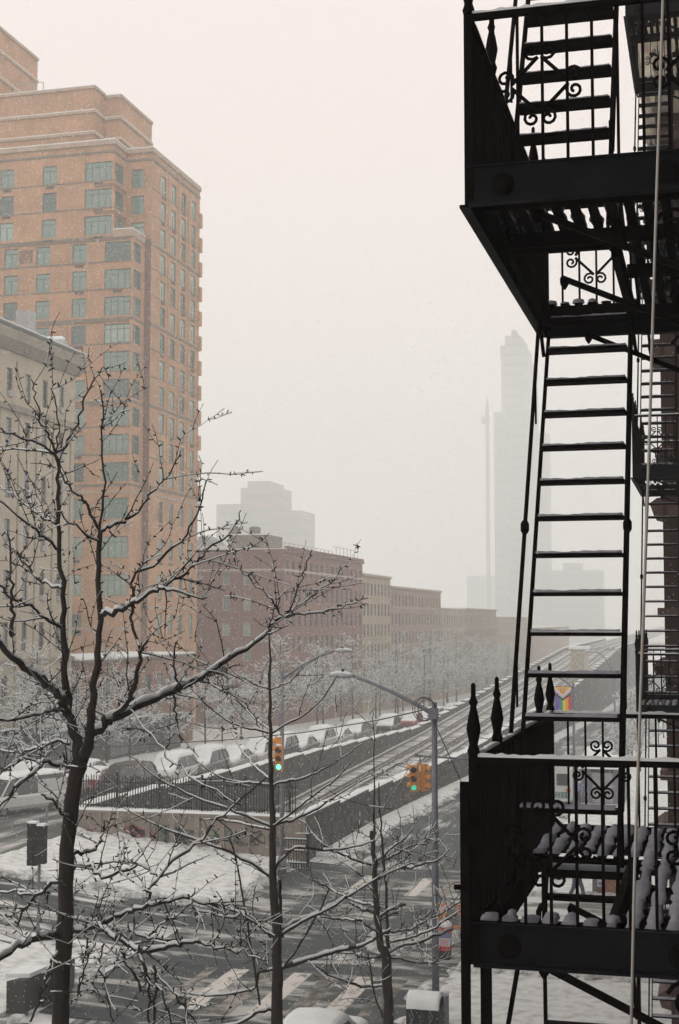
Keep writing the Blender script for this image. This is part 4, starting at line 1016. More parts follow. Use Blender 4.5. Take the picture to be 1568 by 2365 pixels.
# ------------------------------------------------------------------ vehicles
def loft(b, rings, cap=True):
    i0 = len(b.v); n = len(rings[0])
    for r in rings: b.v += [tuple(p) for p in r]
    for k in range(len(rings)-1):
        for j in range(n): a = i0+k*n+j; c = i0+k*n+(j+1) % n; b.f.append((a, c, c+n, a+n))
    if cap: b.f += [tuple(i0+j for j in range(n-1, -1, -1)), tuple(i0+(len(rings)-1)*n+j for j in range(n))]
def make_car(paint, kind='sedan', snow=.14, bare=0.0):
    """local frame: front towards -Y, wheels on z=0; returns root"""
    root = bpy.data.objects.new('parked_car', None); C.objects.link(root)
    L, Wd = (4.7, 1.84) if kind != 'van' else (5.3, 2.0)
    Hb, Ht = {'sedan': (.88, 1.42), 'suv': (1.02, 1.72), 'van': (1.1, 2.05)}[kind]
    f, r = -L/2, L/2; w = Wd/2
    st = {'sedan': [(f, .45, .62, .72), (f+.12, .32, .72, .9), (f+.7, .28, .80, .98), (f+1.4, .26, Hb, 1), (0, .26, Hb+.03, 1), (r-1.2, .28, Hb+.05, 1), (r-.35, .3, Hb+.05, .96), (r-.05, .38, Hb-.02, .88), (r, .5, Hb-.2, .8)],
          'suv': [(f, .5, .78, .8), (f+.12, .38, .92, .93), (f+.9, .32, Hb, 1), (0, .3, Hb+.02, 1), (r-.5, .32, Hb+.03, .98), (r-.06, .4, Hb, .93), (r, .5, Hb-.1, .88)],
          'van': [(f, .5, .8, .84), (f+.12, .38, .95, .94), (f+.7, .32, 1.08, 1), (0, .3, Hb, 1), (r-.3, .32, Hb, 1), (r, .4, Hb, .97)]}[kind]
    b = MB(); rings = []
    for y, z0, z1, k in st:
        rings.append([(-w*k*.9, y, z0), (w*k*.9, y, z0), (w*k, y, z0+.18), (w*k, y, z1-.16), (w*k*.93, y, z1-.03), (w*k*.6, y, z1+.02), (-w*k*.6, y, z1+.02), (-w*k*.93, y, z1-.03), (-w*k, y, z1-.16), (-w*k, y, z0+.18)])
    loft(b, rings); b.obj('body', paint, root, smooth=False)
    gh_ = {'sedan': [(f+1.35, Hb+.02, Hb+.03, .9, .86), (f+2.05, Hb, Ht-.04, .92, .74), (f+2.6, Hb, Ht, .93, .74), (r-1.6, Hb, Ht-.03, .93, .74), (r-.75, Hb+.05, Hb+.08, .9, .82)],
           'suv': [(f+1.0, Hb, Hb+.02, .92, .88), (f+1.7, Hb, Ht-.05, .94, .8), (f+2.3, Hb, Ht, .95, .8), (r-.7, Hb, Ht-.03, .95, .8), (r-.1, Hb, Hb+.35, .93, .84)],
           'van': [(f+.75, Hb-.02, Hb+.02, .92, .88), (f+1.4, Hb, Ht-.08, .95, .84), (f+1.9, Hb, Ht, .96, .86), (r-.3, Hb, Ht, .96, .86), (r-.03, Hb, Ht-.12, .95, .86)]}[kind]
    g = MB(); rings = []
    for y, z0, z1, k0, k1 in gh_:
        rings.append([(-w*k0, y, z0-.03), (w*k0, y, z0-.03), (w*k1, y, z1), (0, y, z1+.025), (-w*k1, y, z1)])
    loft(g, rings); g.obj('windows', GD, root)
    # roof and pillars in paint
    p = MB(); rf = [q for q in gh_[1:-1]]
    rings = []
    for y, z0, z1, k0, k1 in rf: rings.append([(-w*k1-.015, y, z1-.05), (w*k1+.015, y, z1-.05), (w*k1*.96, y, z1+.03), (0, y, z1+.05), (-w*k1*.96, y, z1+.03)])
    loft(p, rings)
    for sgn in (-1, 1):
        for a, c in ((0, 1), (len(gh_)-1, len(gh_)-2)):
            ya, za, _, ka, _k = gh_[a]; yb_, _z, zb_, _k2, kb = gh_[c]
            p.bar((sgn*w*(ka-.0), ya, za), (sgn*(w*kb+.005), yb_, zb_-.02), .07, .05)
        ym = (gh_[1][0]+gh_[-2][0])/2; p.bar((sgn*w*gh_[1][3]*1.0, ym, Hb), (sgn*(w*gh_[1][4]+.008), ym, Ht-.03), .08, .03)
        if kind == 'van': p.box(sgn*w*.93-.03, sgn*w*.93+.03, ym, r-.1, Hb-.02, Ht-.3)
    p.obj('roof', paint, root)
    wm = MB()
    n = 14
    prof = [(.2, -.1), (.31, -.1), (.335, -.07), (.335, .07), (.31, .1), (.2, .1)]
    for rr2, yy in prof:
        for j in range(n): wm.v.append((yy, rr2*cos(2*pi*j/n), rr2*sin(2*pi*j/n)))
    for k in range(5):
        for j in range(n): a = k*n+j; c = k*n+(j+1) % n; wm.f.append((a, c, c+n, a+n))
    wme = wm.mesh('wheel', TYRE)
    rm = MB(); rm.v = []
    for yy in (-.085, .085):
        for j in range(n): rm.v.append((yy, .21*cos(2*pi*j/n), .21*sin(2*pi*j/n)))
    rm.f = [tuple(range(n-1, -1, -1)), tuple(range(n, 2*n))]; rme = rm.mesh('rim', RIM)
    for sx in (-1, 1):
        for sy in (f+.85, r-.95):
            o = inst(wme, 'wheel', root, (sx*(w-.12), sy, .335)); q = bpy.data.objects.new('rim', rme); C.objects.link(q); q.parent = o
        MB().box(sx*w*.72-.16, sx*w*.72+.16, f+.02-.0, f+.14, st[0][2]-.14, st[0][2]+.0).obj('headlight', LAMPG, root)
        MB().box(sx*w*.82-.1, sx*w*.82+.1, r-.1, r+.015, Hb-.35, Hb-.12).obj('tail_light', TAIL, root)
        MB().box(sx*(w*1.0+.02), sx*(w+.2), f+1.45, f+1.6, Hb-.02, Hb+.14).obj('mirror', paint, root) if sx > 0 else MB().box(-(w+.2), -(w+.02), f+1.45, f+1.6, Hb-.02, Hb+.14).obj('mirror', paint, root)
    MB().box(-.5, .5, f-.01, f+.06, .55, .7).obj('grille', BLACK, root)
    if snow:
        # blanket over bonnet, windscreen, roof, boot
        tops = [(y, z1, k) for y, z0, z1, k in st]
        def topz(y):
            zb_ = None
            for (y0, z0, k0), (y1, z1, k1) in zip(tops, tops[1:]):
                if y0 <= y <= y1: zb_ = z0+(z1-z0)*(y-y0)/(y1-y0); kb = k0+(k1-k0)*(y-y0)/(y1-y0)
            if zb_ is None: zb_ = tops[-1][1]; kb = tops[-1][2]
            kb *= .93
            for (y0, _a, z0, _b, k0), (y1, _c, z1, _d, k1) in zip(gh_, gh_[1:]):
                if y0 <= y <= y1:
                    zz = z0+(z1-z0)*(y-y0)/(y1-y0)
                    if zz > zb_: zb_ = zz; kb = k0+(k1-k0)*(y-y0)/(y1-y0)+.03
            return zb_, kb
        s = MB(); m_ = 26; lo_ = f+.12+bare
        for q in range(m_+1):
            y = lo_+(r-.06-lo_)*q/m_; z, k = topz(y); hh = snow*R.uniform(.8, 1.15)*(0.45 if q in (0, m_) else 1)
            hw = w*k
            s.v += [(-hw, y, z-.07), (-hw*.97, y, z+hh*.55), (-hw*.75, y, z+hh*.95), (0, y, z+hh*1.05+.02), (hw*.75, y, z+hh*.95), (hw*.97, y, z+hh*.55), (hw, y, z-.07)]
        for q in range(m_):
            for j in range(6): a = q*7+j; s.f.append((a, a+7, a+8, a+1))
        s.f += [tuple(range(7)), tuple(m_*7+j for j in range(6, -1, -1))]
        s.obj('snow', SNOW, root, smooth=True)
    return root
def place(o, x, y, rot, label, group=None, cat='car', z=None):
    o.location = (x, y, (gz(x, y) if z is None else z)+.01); o.rotation_euler.z = rot
    tag(o, label, cat, group); return o
protos = {}
def car(paint, kind, snow, bare=0.0):
    k = (paint.name, kind, snow, bare)
    if k not in protos: protos[k] = make_car(paint, kind, snow, bare); return protos[k]
    return copy_tree(protos[k])
GRP = 'cars parked along the far railway wall'
row = [(81.3, CARD, 'suv', 0.0, 'dark navy car with a bare bonnet, first parked behind the iron fence', 'suv'),
       (89.0, CARW, 'suv', .2, 'white snow coated car with a dark windscreen strip, behind the dark navy car'),
       (95.5, CARG, 'suv', .22, 'dark sided car under thick snow, third of the row along the wall'),
       (101.5, CARS, 'sedan', .2, 'low silver car buried in snow, between the dark sided car and the big facing car'),
       (107.2, CARW, 'suv', .12, 'white car with dark grille and windscreen, just left of the lit traffic light'),
       (113.4, CARD, 'suv', .22, 'dark sided car topped with snow, just right of the lit traffic light'),
       (119.4, CARG, 'sedan', .22, 'second snow heaped car right of the lit traffic light'),
       (125.5, CARW, 'suv', .24, 'third snow heaped car right of the lit traffic light'),
       (132.0, CARS, 'sedan', .22, 'fourth snow heaped car right of the lit traffic light'),
       (139, CARG, 'suv', .22, 'snow heaped car above the midpoint of the far wall'),
       (154, CARD, 'suv', .22, 'snow heaped dark sided car before the red car'),
       (166, CARR, 'suv', .14, 'red car under light snow in the far part of the parked row'),
       (173, CARW, 'sedan', .2, 'snow heaped car just beyond the red car'),
       (180, CARG, 'suv', .2, 'second snow heaped car beyond the red car'),
       (187, CARS, 'sedan', .2, 'third snow heaped car beyond the red car'),
       (194, CARD, 'suv', .2, 'fourth snow heaped car beyond the red car'),
       (202, CARW, 'suv', .2, 'faint snow heaped car near the far end of the wall'),
       (212, CARG, 'sedan', .2, 'faintest snow heaped car at the far end of the wall')]
for i, rw_ in enumerate(row):
    y, p, k, s, lab = rw_[:5]
    o = car(p, k, s, .9 if i == 0 else 0.0); place(o, -34.6+R.uniform(-.1, .1), y, R.uniform(-.02, .02), lab, GRP); o.scale = (1.06, 1.12, 1.1)
o = car(CARR, 'sedan', .08, .9); place(o, -37.6, 83.2, .03, 'dull red car behind the pickets of the iron fence')
o = car(CARW, 'van', .1, 1.2); place(o, -36.3, 70.6, -.38, 'white van with snowy roof driving towards the crossing at the left edge', None, 'van')
o['label'] = 'white van with snowy roof driving into the crossing at the left edge'
o = car(CARS, 'sedan', .08, 1.2); place(o, -37.4, 77.5, -.1, 'silver car with bare windscreen driving behind the white van')
o = car(CARW, 'suv', .1, 1.2); place(o, -41.3, 81.5, -.05, 'white car partly hidden behind the white van at far left')
o = car(CARG, 'sedan', .1, 1.2); place(o, -40.6, 88.5, 0, 'grey car farther back, behind the big tree trunk')
o = car(CARW, 'sedan', .18, 0.0); place(o, -9.7, 35.0, pi, 'white car under smooth snow, its roof at the bottom edge between two trees')
# a snowy windscreen wiper arc is visible there: far row, east kerb
for y, p, k, lab in ((118, CARG, 'suv', 'snow covered car parked by the right kerb beyond the van, nearer one'), (126, CARW, 'sedan', 'snow covered car parked by the right kerb beyond the van, farther one')):
    place(car(p, k, .2), -9.3, y, pi, lab, 'cars parked at the right kerb')

# white van seen from behind, with number panel
vz = zE(90)
vn = thing('delivery_van', 'white van seen from behind with two dark rear windows and green number panel', 'van', (-9.6, 92.5, vz))
b = MB(); loft(b, [[(x*w_, y, z) for x, z in ((-1, .45), (1, .45), (1.0, 1.5), (.92, 2.35), (.6, 2.5), (-.6, 2.5), (-.92, 2.35), (-1.0, 1.5))] for y, w_ in ((89.9, 1.0), (90.0, 1.03), (95.2, 1.03), (95.5, .95))])
b.v = [(x-9.6, y, z+vz) for x, y, z in b.v]; b.obj('body', CARW, vn)
for sx in (-1, 1):
    o = MB().box(-9.6+sx*.45-.36, -9.6+sx*.45+.36, 89.84, 89.9, vz+1.4, vz+2.1).obj('rear_window', GD, vn)
    MB().box(-9.6+sx*.78-.14, -9.6+sx*.78+.14, 89.82, 89.9, vz+1.0, vz+1.2).obj('tail_light', mat('amber_red', (.45, .14, .06), None), vn)
    for yy in (91, 94.3):
        wv = MB(); n = 12
        for xx in (-.12, .12):
            for j in range(n): wv.v.append((-9.6+sx*.9+xx, yy+.36*cos(2*pi*j/n), vz+.37+.36*sin(2*pi*j/n)))
        wv.f = [tuple(range(n)), tuple(range(2*n-1, n-1, -1))]+[(j, (j+1) % n, n+(j+1) % n, n+j) for j in range(n)]
        wv.obj('wheel', TYRE, vn)
MB().box(-10.55, -8.65, 89.7, 89.9, vz+.42, vz+.6).obj('bumper', CARW, vn)
pnl = MB().box(-9.62, -8.72, 89.85, 89.895, vz+.64, vz+.98).obj('number_panel', mat('green_panel', (.03, .16, .12), None), vn)
tc_ = bpy.data.curves.new('number_text', 'FONT'); tc_.body = '22.11'; tc_.size = .36; tc_.extrude = .003; tc_.align_x = 'CENTER'; tc_.align_y = 'CENTER'
to = bpy.data.objects.new('number_text_source', tc_); C.objects.link(to); bpy.context.view_layer.update()
tm = bpy.data.meshes.new_from_object(to); bpy.data.objects.remove(to); tm.materials.clear(); tm.materials.append(WHITEP)
tn = bpy.data.objects.new('number_text', tm); C.objects.link(tn); tn.parent = pnl; tn.rotation_euler = (pi/2, 0, 0); tn.location = (-9.17, 89.84, vz+.81)
MB().box(-10.5, -8.7, 90, 95.2, vz+2.505, vz+2.62).obj('snow', SNOW, vn)

# grey roll-shutter shed beside it
sh = thing('storage_shed', 'grey shed with roller shutter and thick snow on its roof, beside the white van', 'shed', (-6.9, 93, vz+.13)); z0 = vz+.1
MB().box(-8.2, -5.55, 92.0, 96, z0, z0+2.15).obj('wall', GALV, sh)
for q in range(15): MB().box(-7.5, -6.25, 91.93, 91.99, z0+.05+q*.125, z0+.05+q*.125+.1).obj('shutter_slat', GALVL, sh)
MB().box(-7.6, -6.15, 91.9, 92.0, z0+1.93, z0+2.12).obj('shutter_box', BLACK, sh)
rf = MB().prism([(91.7, z0+2.16), (91.8, z0+2.5), (94, z0+2.85), (96.2, z0+2.5), (96.2, z0+2.16)], 'x', -8.35, -5.4).obj('snow', SNOW, sh)

# ------------------------------------------------------------------ street things
bx = thing('mailbox', 'dark round-topped storage mailbox scrawled with tags and capped with snow, bottom, by the lamp pole', 'mailbox', (-7.55, 38.0, -11.2))
MBX = mat('dark_green_paint', (.010, .018, .02), (.02, .03, .028), 7, .7, .2, spec=.2)
pr = [(38.4, -11.1), (37.6, -11.1), (37.6, -10.25), (37.66, -10.1), (37.82, -9.98), (38.0, -9.95), (38.18, -9.98), (38.34, -10.1), (38.4, -10.25)]
MB().prism(pr, 'x', -8.0, -7.12).obj('body', MBX, bx)
for xx in (-7.95, -7.2):
    for yy in (37.63, 38.33): MB().box(xx, xx+.05, yy, yy+.05, -11.2, -11.1).obj('leg', MBX, bx)
MB().box(-7.9, -7.22, 37.58, 37.6, -11.0, -10.3).obj('door', MBX, bx)
s = MB(); n = 10
for q in range(n+1):
    x = -8.0+.88*q/n; h = R.uniform(.9, 1.15)
    for yy, zz in ((37.6, -10.22), (37.62, -10.02), (37.8, -9.88), (38.0, -9.82), (38.2, -9.88), (38.38, -10.02), (38.4, -10.22)): s.v.append((x, yy, zz+(h-1)*.08))
for q in range(n):
    for j in range(6): a = q*7+j; s.f.append((a, a+7, a+8, a+1))
s.f += [tuple(range(7)), tuple(n*7+j for j in range(6, -1, -1))]
s.obj('snow', SNOW, bx, smooth=True)
TAGW = mat('pale_tag', (.3, .32, .34), None); TAGG = mat('green_tag', (.1, .2, .1), None)
for cx_, cz_, m_, sd_ in ((-7.86, -10.6, TAGW, 3), (-7.6, -10.62, TAGG, 5), (-7.35, -10.6, TAGW, 8)):
    rr_ = random.Random(sd_); b = MB(); pts = [Vector((cx_+.09*sin(i*2.1)*rr_.uniform(.5, 1), 37.572, cz_+.3-.6*i/12+.06*cos(i*3))) for i in range(13)]
    b.tube(pts, .009, 4); b.obj('graffiti', m_, bx)

nb = thing('newspaper_box', 'small red and white newspaper box with a round snow cap behind the lamp pole', 'newspaper box', (-8.85, 47.9, -11.25))
MB().box(-9.05, -8.65, 47.7, 48.1, -11.0, -10.85).obj('base', REDP, nb); MB().box(-9.03, -8.67, 47.72, 48.08, -11.3, -11.0).obj('pedestal', BLACK, nb)
MB().box(-9.05, -8.65, 47.7, 48.1, -10.85, -10.58).obj('body', WHITEP, nb); MB().box(-9.05, -8.65, 47.7, 48.1, -10.575, -10.4).obj('body', BLUEP, nb)
MB().box(-8.98, -8.72, 47.68, 47.7, -10.82, -10.62).obj('window', PINKP, nb)
MB().box(-9.08, -8.62, 47.67, 48.13, -10.395, -10.22).obj('hood', REDP, nb)
MB().lump((-8.85, 47.9, -10.22), .25, .25, .2, 12, 5, .04).obj('snow', SNOW, nb, smooth=True)

bc = thing('barricade', 'orange and white plastic road barricade standing in the slush right of the lamp pole', 'barricade', (-9.2, 52.3, -11.3))
za = -11.3
MB().box(-9.95, -9.6, 52.2, 52.4, za, za+.62).obj('end_panel', ORANGE, bc); MB().box(-9.95, -9.35, 52.25, 52.35, za+.85, za+.95).obj('top_rail', ORANGE, bc)
MB().bar((-9.95, 52.2, za+.62), (-9.45, 52.2, za+1.0), .12, .1).obj('striped_board', WHITEP, bc); MB().bar((-9.8, 52.14, za+.66), (-9.55, 52.14, za+.85), .1, .02).obj('stripe', ORANGE, bc)
MB().box(-9.4, -8.2, 52.25, 52.35, za+.86, za+1.0).obj('top_rail', ORANGE, bc); MB().box(-9.5, -8.2, 52.25, 52.35, za+.02, za+.16).obj('bottom_rail', ORANGE, bc)
MB().box(-9.2, -8.9, 52.24, 52.34, za+.55, za+.86).obj('board', ORANGE, bc); MB().box(-9.1, -8.2, 52.22, 52.3, za+.2, za+.6).obj('board', PINKP, bc)
MB().box(-8.3, -8.15, 52.2, 52.4, za, za+1.0).obj('end_panel', ORANGE, bc); MB().box(-9.6, -8.2, 52.24, 52.36, za+1.003, za+1.06).obj('snow', SNOW, bc)

# low dark stone walls in the median snow, bottom left
lw = thing('stone_planter', 'low dark stone planter edge rising from the median snow at the bottom left', 'planter', (-20.3, 38.5, -10.8))
a = at(30, 2300, Z=-10.6); c_ = at(86, 2290, Z=-10.6); e_ = at(103, 2275, Z=-10.6)
MB().prism([(a.x, a.y-.4), (c_.x, c_.y-.8), (c_.x+.1, c_.y+.3), (a.x+.2, a.y+.1)], 'z', -11.0, -10.1).obj('planter_wall', DSTONE, lw)
MB().prism([(c_.x+.25, c_.y-.2), (e_.x+.2, e_.y-.2), (e_.x+.2, e_.y+1.6), (c_.x+.3, c_.y+1.5)], 'z', -11.0, -10.15).obj('planter_wall', DSTONE, lw)
MB().prism([(a.x-.2, a.y-.1), (c_.x, c_.y-.5), (c_.x+.1, c_.y+.5), (a.x-.2, a.y+.9)], 'z', -10.095, -9.98).obj('snow', SNOW, lw)

# timber pile / crates and bin near the crossing, seen through the lower platform
cr_ = thing('timber_barrier', 'brown timber barrier with boxes behind it on the snowy corner, seen through the lowest ladder', 'barrier', (-3.9, 59, -11.3))
a = at(1375, 2062, Z=-11.2); z0 = -11.25
MB().box(a.x, a.x+2.2, a.y-.2, a.y+.1, z0+.05, z0+.75).obj('plank', BROWNW, cr_)
MB().box(a.x+.25, a.x+.75, a.y+.15, a.y+.7, z0, z0+1.35).obj('box', BROWNW, cr_); MB().box(a.x+1.05, a.x+1.5, a.y+.15, a.y+.6, z0, z0+1.2).obj('box', BROWNW, cr_)
MB().box(a.x-.1, a.x+.1, a.y-.25, a.y+.15, z0, z0+1.3).obj('post', GALV, cr_)
MB().box(a.x+.1, a.x+.4, a.y-.26, a.y-.2, z0+.35, z0+.7).obj('sign_plate', WHITEP, cr_); MB().box(a.x+.15, a.x+.28, a.y-.28, a.y-.262, z0+.42, z0+.55).obj('sign_mark', BLUEP, cr_)
bn_ = thing('litter_bin', 'dark litter bin with pale top, seen through the bars left of the walking person', 'bin', tuple(at(1290, 2030, Z=-11.2)))
p = bn_.location; MB().lathe((p.x, p.y, -11.25), [(.3, 0), (.34, .9), (.36, .95), (.3, .95)], 12).obj('bin_body', MBX, bn_); MB().lump((p.x, p.y, -10.3), .3, .3, .12).obj('snow', SNOW, bn_, smooth=True)
ci = MB().box(-4.9, -3.2, 51.6, 52.0, -11.25, -11.2).obj('caution_tape', mat('red_tape', (.4, .08, .08), None)); tag(ci, 'crumpled red caution tape lying in the snow by the crossing', 'tape')

# pedestrian
def skinned(name, verts, edges, radii, m, parent, sub=2):
    me = bpy.data.meshes.new(name); me.from_pydata(verts, edges, []); o = bpy.data.objects.new(name, me); C.objects.link(o)
    o.modifiers.new('s', 'SKIN'); sk = me.skin_vertices[0].data
    for i, r in enumerate(radii): sk[i].radius = (r, r) if not hasattr(r, '__len__') else r
    sk[0].use_root = True; o.modifiers.new('u', 'SUBSURF').levels = sub; o.modifiers['u'].render_levels = sub
    me.materials.append(m); o.parent = parent
    dg = bpy.context.evaluated_depsgraph_get(); dg.update(); ev = o.evaluated_get(dg); nm = bpy.data.meshes.new_from_object(ev)
    o.modifiers.clear(); o.data = nm; nm.materials.clear(); nm.materials.append(m)
    nm.polygons.foreach_set('use_smooth', [True]*len(nm.polygons)); return o
def person(label, loc, rot, coat, trou, stride=.32):
    t = thing('person', label, 'person', loc, None, rot); s_ = stride
    V = [(0, 0, .95), (0, .01, 1.12), (0, 0, 1.32), (0, 0, 1.47), (0, -.02, 1.55), (0, -.04, 1.64), (0, -.04, 1.72),
         (.1, 0, .9), (.11, -s_*.5, .5), (.11, -s_*.7, .1), (.11, -s_*.7-.14, .05),
         (-.1, 0, .9), (-.11, s_*.25, .5), (-.11, s_*.9, .15), (-.11, s_*.9-.1, .05),
         (.18, 0, 1.42), (.23, .08, 1.15), (.22, -.02, .92), (.21, -.06, .82),
         (-.18, 0, 1.42), (-.23, -.08, 1.15), (-.22, -.2, .95), (-.21, -.26, .87)]
    E_ = [(0, 1), (1, 2), (2, 3), (3, 4), (4, 5), (5, 6), (0, 7), (7, 8), (8, 9), (9, 10), (0, 11), (11, 12), (12, 13), (13, 14), (3, 15), (15, 16), (16, 17), (17, 18), (3, 19), (19, 20), (20, 21), (21, 22)]
    rd = [.13, .12, .14, .09, .055, .095, .08, .085, .06, .042, .04, .085, .06, .042, .04, .06, .045, .032, .035, .06, .045, .032, .035]
    skinned('body', V, E_, rd, SKIN, t)
    k = (0, 1, 2, 3, 15, 16, 17, 19, 20, 21); mp_ = {v: i for i, v in enumerate(k)}
    cv = [V[i] for i in k]; cv[0] = (0, 0, .82)
    skinned('coat', cv, [(mp_[a], mp_[b]) for a, b in E_ if a in mp_ and b in mp_], [.2, .17, .18, .12, .09, .075, .06, .09, .075, .06], coat, t)
    k = (0, 7, 8, 9, 11, 12, 13); mp_ = {v: i for i, v in enumerate(k)}
    skinned('trousers', [V[i] for i in k], [(mp_[a], mp_[b]) for a, b in E_ if a in mp_ and b in mp_], [.15, .11, .085, .065, .11, .085, .065], trou, t)
    for a, b in ((9, 10), (13, 14)): skinned('boot', [V[a], V[b]], [(0, 1)], [.07, .06], BLACK, t, 1)
    skinned('hood', [V[4], V[5], V[6]], [(0, 1), (1, 2)], [.09, .125, .1], coat, t, 2)
    return t
pf = at(1333, 2080, Z=-11.25)
person('person in dark coat and blue trousers walking across the snowy crossing, seen through the bars', (pf.x, pf.y, -11.27), .9, COAT, DENIM, .4)
pf = at(1345, 1822, Z=zE(97)); person('person in blue jacket standing between the white van and the shed', (-8.35, 91.2, zE(91)), 0, BLUEP, DENIM, .1)

# ------------------------------------------------------------------ trees
UP = Vector((0, 0, 1))
def crom(pts, n=4):
    pts = [Vector(p) for p in pts]; out = []
    for i in range(len(pts)-1):
        p0 = pts[max(i-1, 0)]; p1 = pts[i]; p2 = pts[i+1]; p3 = pts[min(i+2, len(pts)-1)]
        for k in range(n):
            t = k/n; out.append(.5*((2*p1)+(p2-p0)*t+(2*p0-5*p1+4*p2-p3)*t*t+(3*p1-p0-3*p2+p3)*t**3))
    out.append(pts[-1]); return out
def snow_strip(mb, pts, rads, rr, k=1.0, minw=.0075):
    run = []
    def flush():
        if len(run) < 2: return
        i0 = len(mb.v)
        for p, sd, w, h, lift in run:
            mb.v += [tuple(p-sd*w+UP*lift*.55), tuple(p-sd*w*.55+UP*(lift+h)), tuple(p+sd*w*.55+UP*(lift+h)), tuple(p+sd*w+UP*lift*.55)]
        for q in range(len(run)-1):
            for j in range(4): a = i0+q*4+j; c = i0+q*4+(j+1) % 4; mb.f.append((a, c, c+4, a+4))
    m = len(pts)
    for i in range(m):
        d = pts[min(i+1, m-1)]-pts[max(i-1, 0)]
        L = d.length
        if L < 1e-6: continue
        st = abs(d.z)/L
        if st > .87 or rr.random() < (.05 if rads[i] > .005 or k > 2 else .2): flush(); run = []; continue
        sd = Vector((-d.y, d.x, 0)); 
        if sd.length < 1e-6: flush(); run = []; continue
        sd.normalize(); r = rads[i]; q = (1-st*.65)*rr.uniform(.65, 1.25)*k
        run.append((pts[i], sd, max(r*.88, minw), (max(min(r*.75, .035), minw*1.1)+.003)*q, r*.8))
    flush()
class Tree:
    def __init__(s, seed, spur=1.0, snowk=1.0, sides=4, minr=.0027, step=.10):
        s.r = random.Random(seed); s.tw = MB(); s.sn = MB(); s.spur = spur; s.k = snowk; s.n = sides; s.minr = minr; s.step = step; s.minw = minr*1.25
    def spurs(s, pts, rads, dens):
        for i in range(len(pts)-1):
            L = (pts[i+1]-pts[i]).length
            if s.r.random() < dens*L*s.spur:
                d = (pts[i+1]-pts[i]).normalized(); a = d.orthogonal().normalized(); ang = s.r.uniform(0, 2*pi)
                n = a*cos(ang)+d.cross(a)*sin(ang); n = (n+UP*.35).normalized()
                p = pts[i]; l = s.r.uniform(.02, .05)+rads[i]; w = s.r.uniform(.006, .011)
                i0 = len(s.tw.v); b = n.cross(d)
                s.tw.v += [tuple(p+d*w), tuple(p-d*w*.5+b*w), tuple(p-d*w*.5-b*w), tuple(p+n*l+d*w*.5), tuple(p+n*l-d*w*.5+b*w*.5), tuple(p+n*l-d*w*.5-b*w*.5)]
                s.tw.f += [(i0, i0+1, i0+4, i0+3), (i0+1, i0+2, i0+5, i0+4), (i0+2, i0, i0+3, i0+5), (i0+3, i0+4, i0+5)]
    def grow(s, p, d, L, r, lev, up=.10, kink=.27, dens=1.6, tgt=None):
        n = max(3, int(L/s.step)); st = L/n; pts = [Vector(p)]; rads = [r]; d = d.normalized()
        for i in range(n):
            d = (d+Vector((s.r.gauss(0, kink), s.r.gauss(0, kink), s.r.gauss(0, kink*.8)))*.55+UP*up*st*2.2).normalized()
            pts.append(pts[-1]+d*st); rads.append(max(s.minr, r*(1-.75*(i+1)/n)))
        mb = tgt or s.tw
        mb.tube(pts, rads, s.n if tgt is None else 7, close=False)
        snow_strip(s.sn, pts, rads, s.r, s.k, s.minw); s.spurs(pts, rads, 9)
        if lev > 0:
            cnt = int(L*dens+s.r.random())
            for _ in range(cnt):
                i = s.r.randint(max(1, n//5), n-1); dd = (pts[i+1]-pts[i]).normalized()
                s.child(pts[i], dd, min(L*.55, s.r.uniform(.35, 1.0)*max(.6, L*.42)), rads[i]*.62, lev-1, up, kink, dens)
        return pts, rads
    def child(s, p, dd, L, r, lev, up=.10, kink=.27, dens=1.6, spread=None):
        a = dd.orthogonal().normalized(); ang = s.r.uniform(0, 2*pi)
        n = a*cos(ang)+dd.cross(a)*sin(ang); n.z += .25; n.normalize()
        t = spread if spread else s.r.uniform(.7, 1.25)
        s.grow(p, (dd*cos(t)+n*sin(t)), L, max(r, s.minr*1.4), lev, up, kink, dens)
    def limb(s, par, pts, rads, n=4, sides=8, kids=2.2, klen=(.35, 1.05), lev=1, name='limb', start=.08, kidr=.5, jag=.012, dens=1.6, up=.12):
        if name == 'limb': rads = [r*.80 for r in rads]; kids *= 1.75; klen = (klen[0]*.75, klen[1]*.95)
        P_ = crom(pts, n); m = len(P_); rs = []
        for i in range(m):
            q = i/(m-1)*(len(rads)-1); a = int(q); b = min(a+1, len(rads)-1); rs.append(rads[a]*(1-(q-a))+rads[b]*(q-a))
        P_ = [p+Vector((s.r.gauss(0, jag), s.r.gauss(0, jag), s.r.gauss(0, jag))) if 0 < i < m-1 else p for i, p in enumerate(P_)]
        rs = [r*s.r.uniform(.93, 1.08) for r in rs]
        o = MB().tube(P_, rs, sides, close=True).obj(name, BARK, par, smooth=True)
        if name != 'trunk': snow_strip(s.sn, P_, rs, s.r, s.k, s.minw)
        s.spurs(P_, rs, 7 if name != 'trunk' else 2)
        tot = sum((P_[i+1]-P_[i]).length for i in range(m-1)); cnt = int(tot*kids)
        for _ in range(cnt):
            i = s.r.randint(int(m*start), m-2); dd = (P_[i+1]-P_[i]).normalized()
            s.child(P_[i], dd, s.r.uniform(*klen), min(rs[i]*kidr, .0085), lev, up=up, dens=dens)
        return P_, rs
    def finish(s, par):
        s.tw.obj('twigs', BARK, par, stuff=True); s.sn.obj('snow', SNOW, par, smooth=True, stuff=True)

def LP(depth, *uvd):
    """traced limb: (u, v[, extra depth])"""
    out = []
    for q in uvd:
        out.append(at(q[0], q[1], d=depth+(q[2] if len(q) > 2 else 0)))
    return out
def rp(depth, *w): return [x*.5*depth/FP for x in w]      # radii from widths seen, in survey pixels

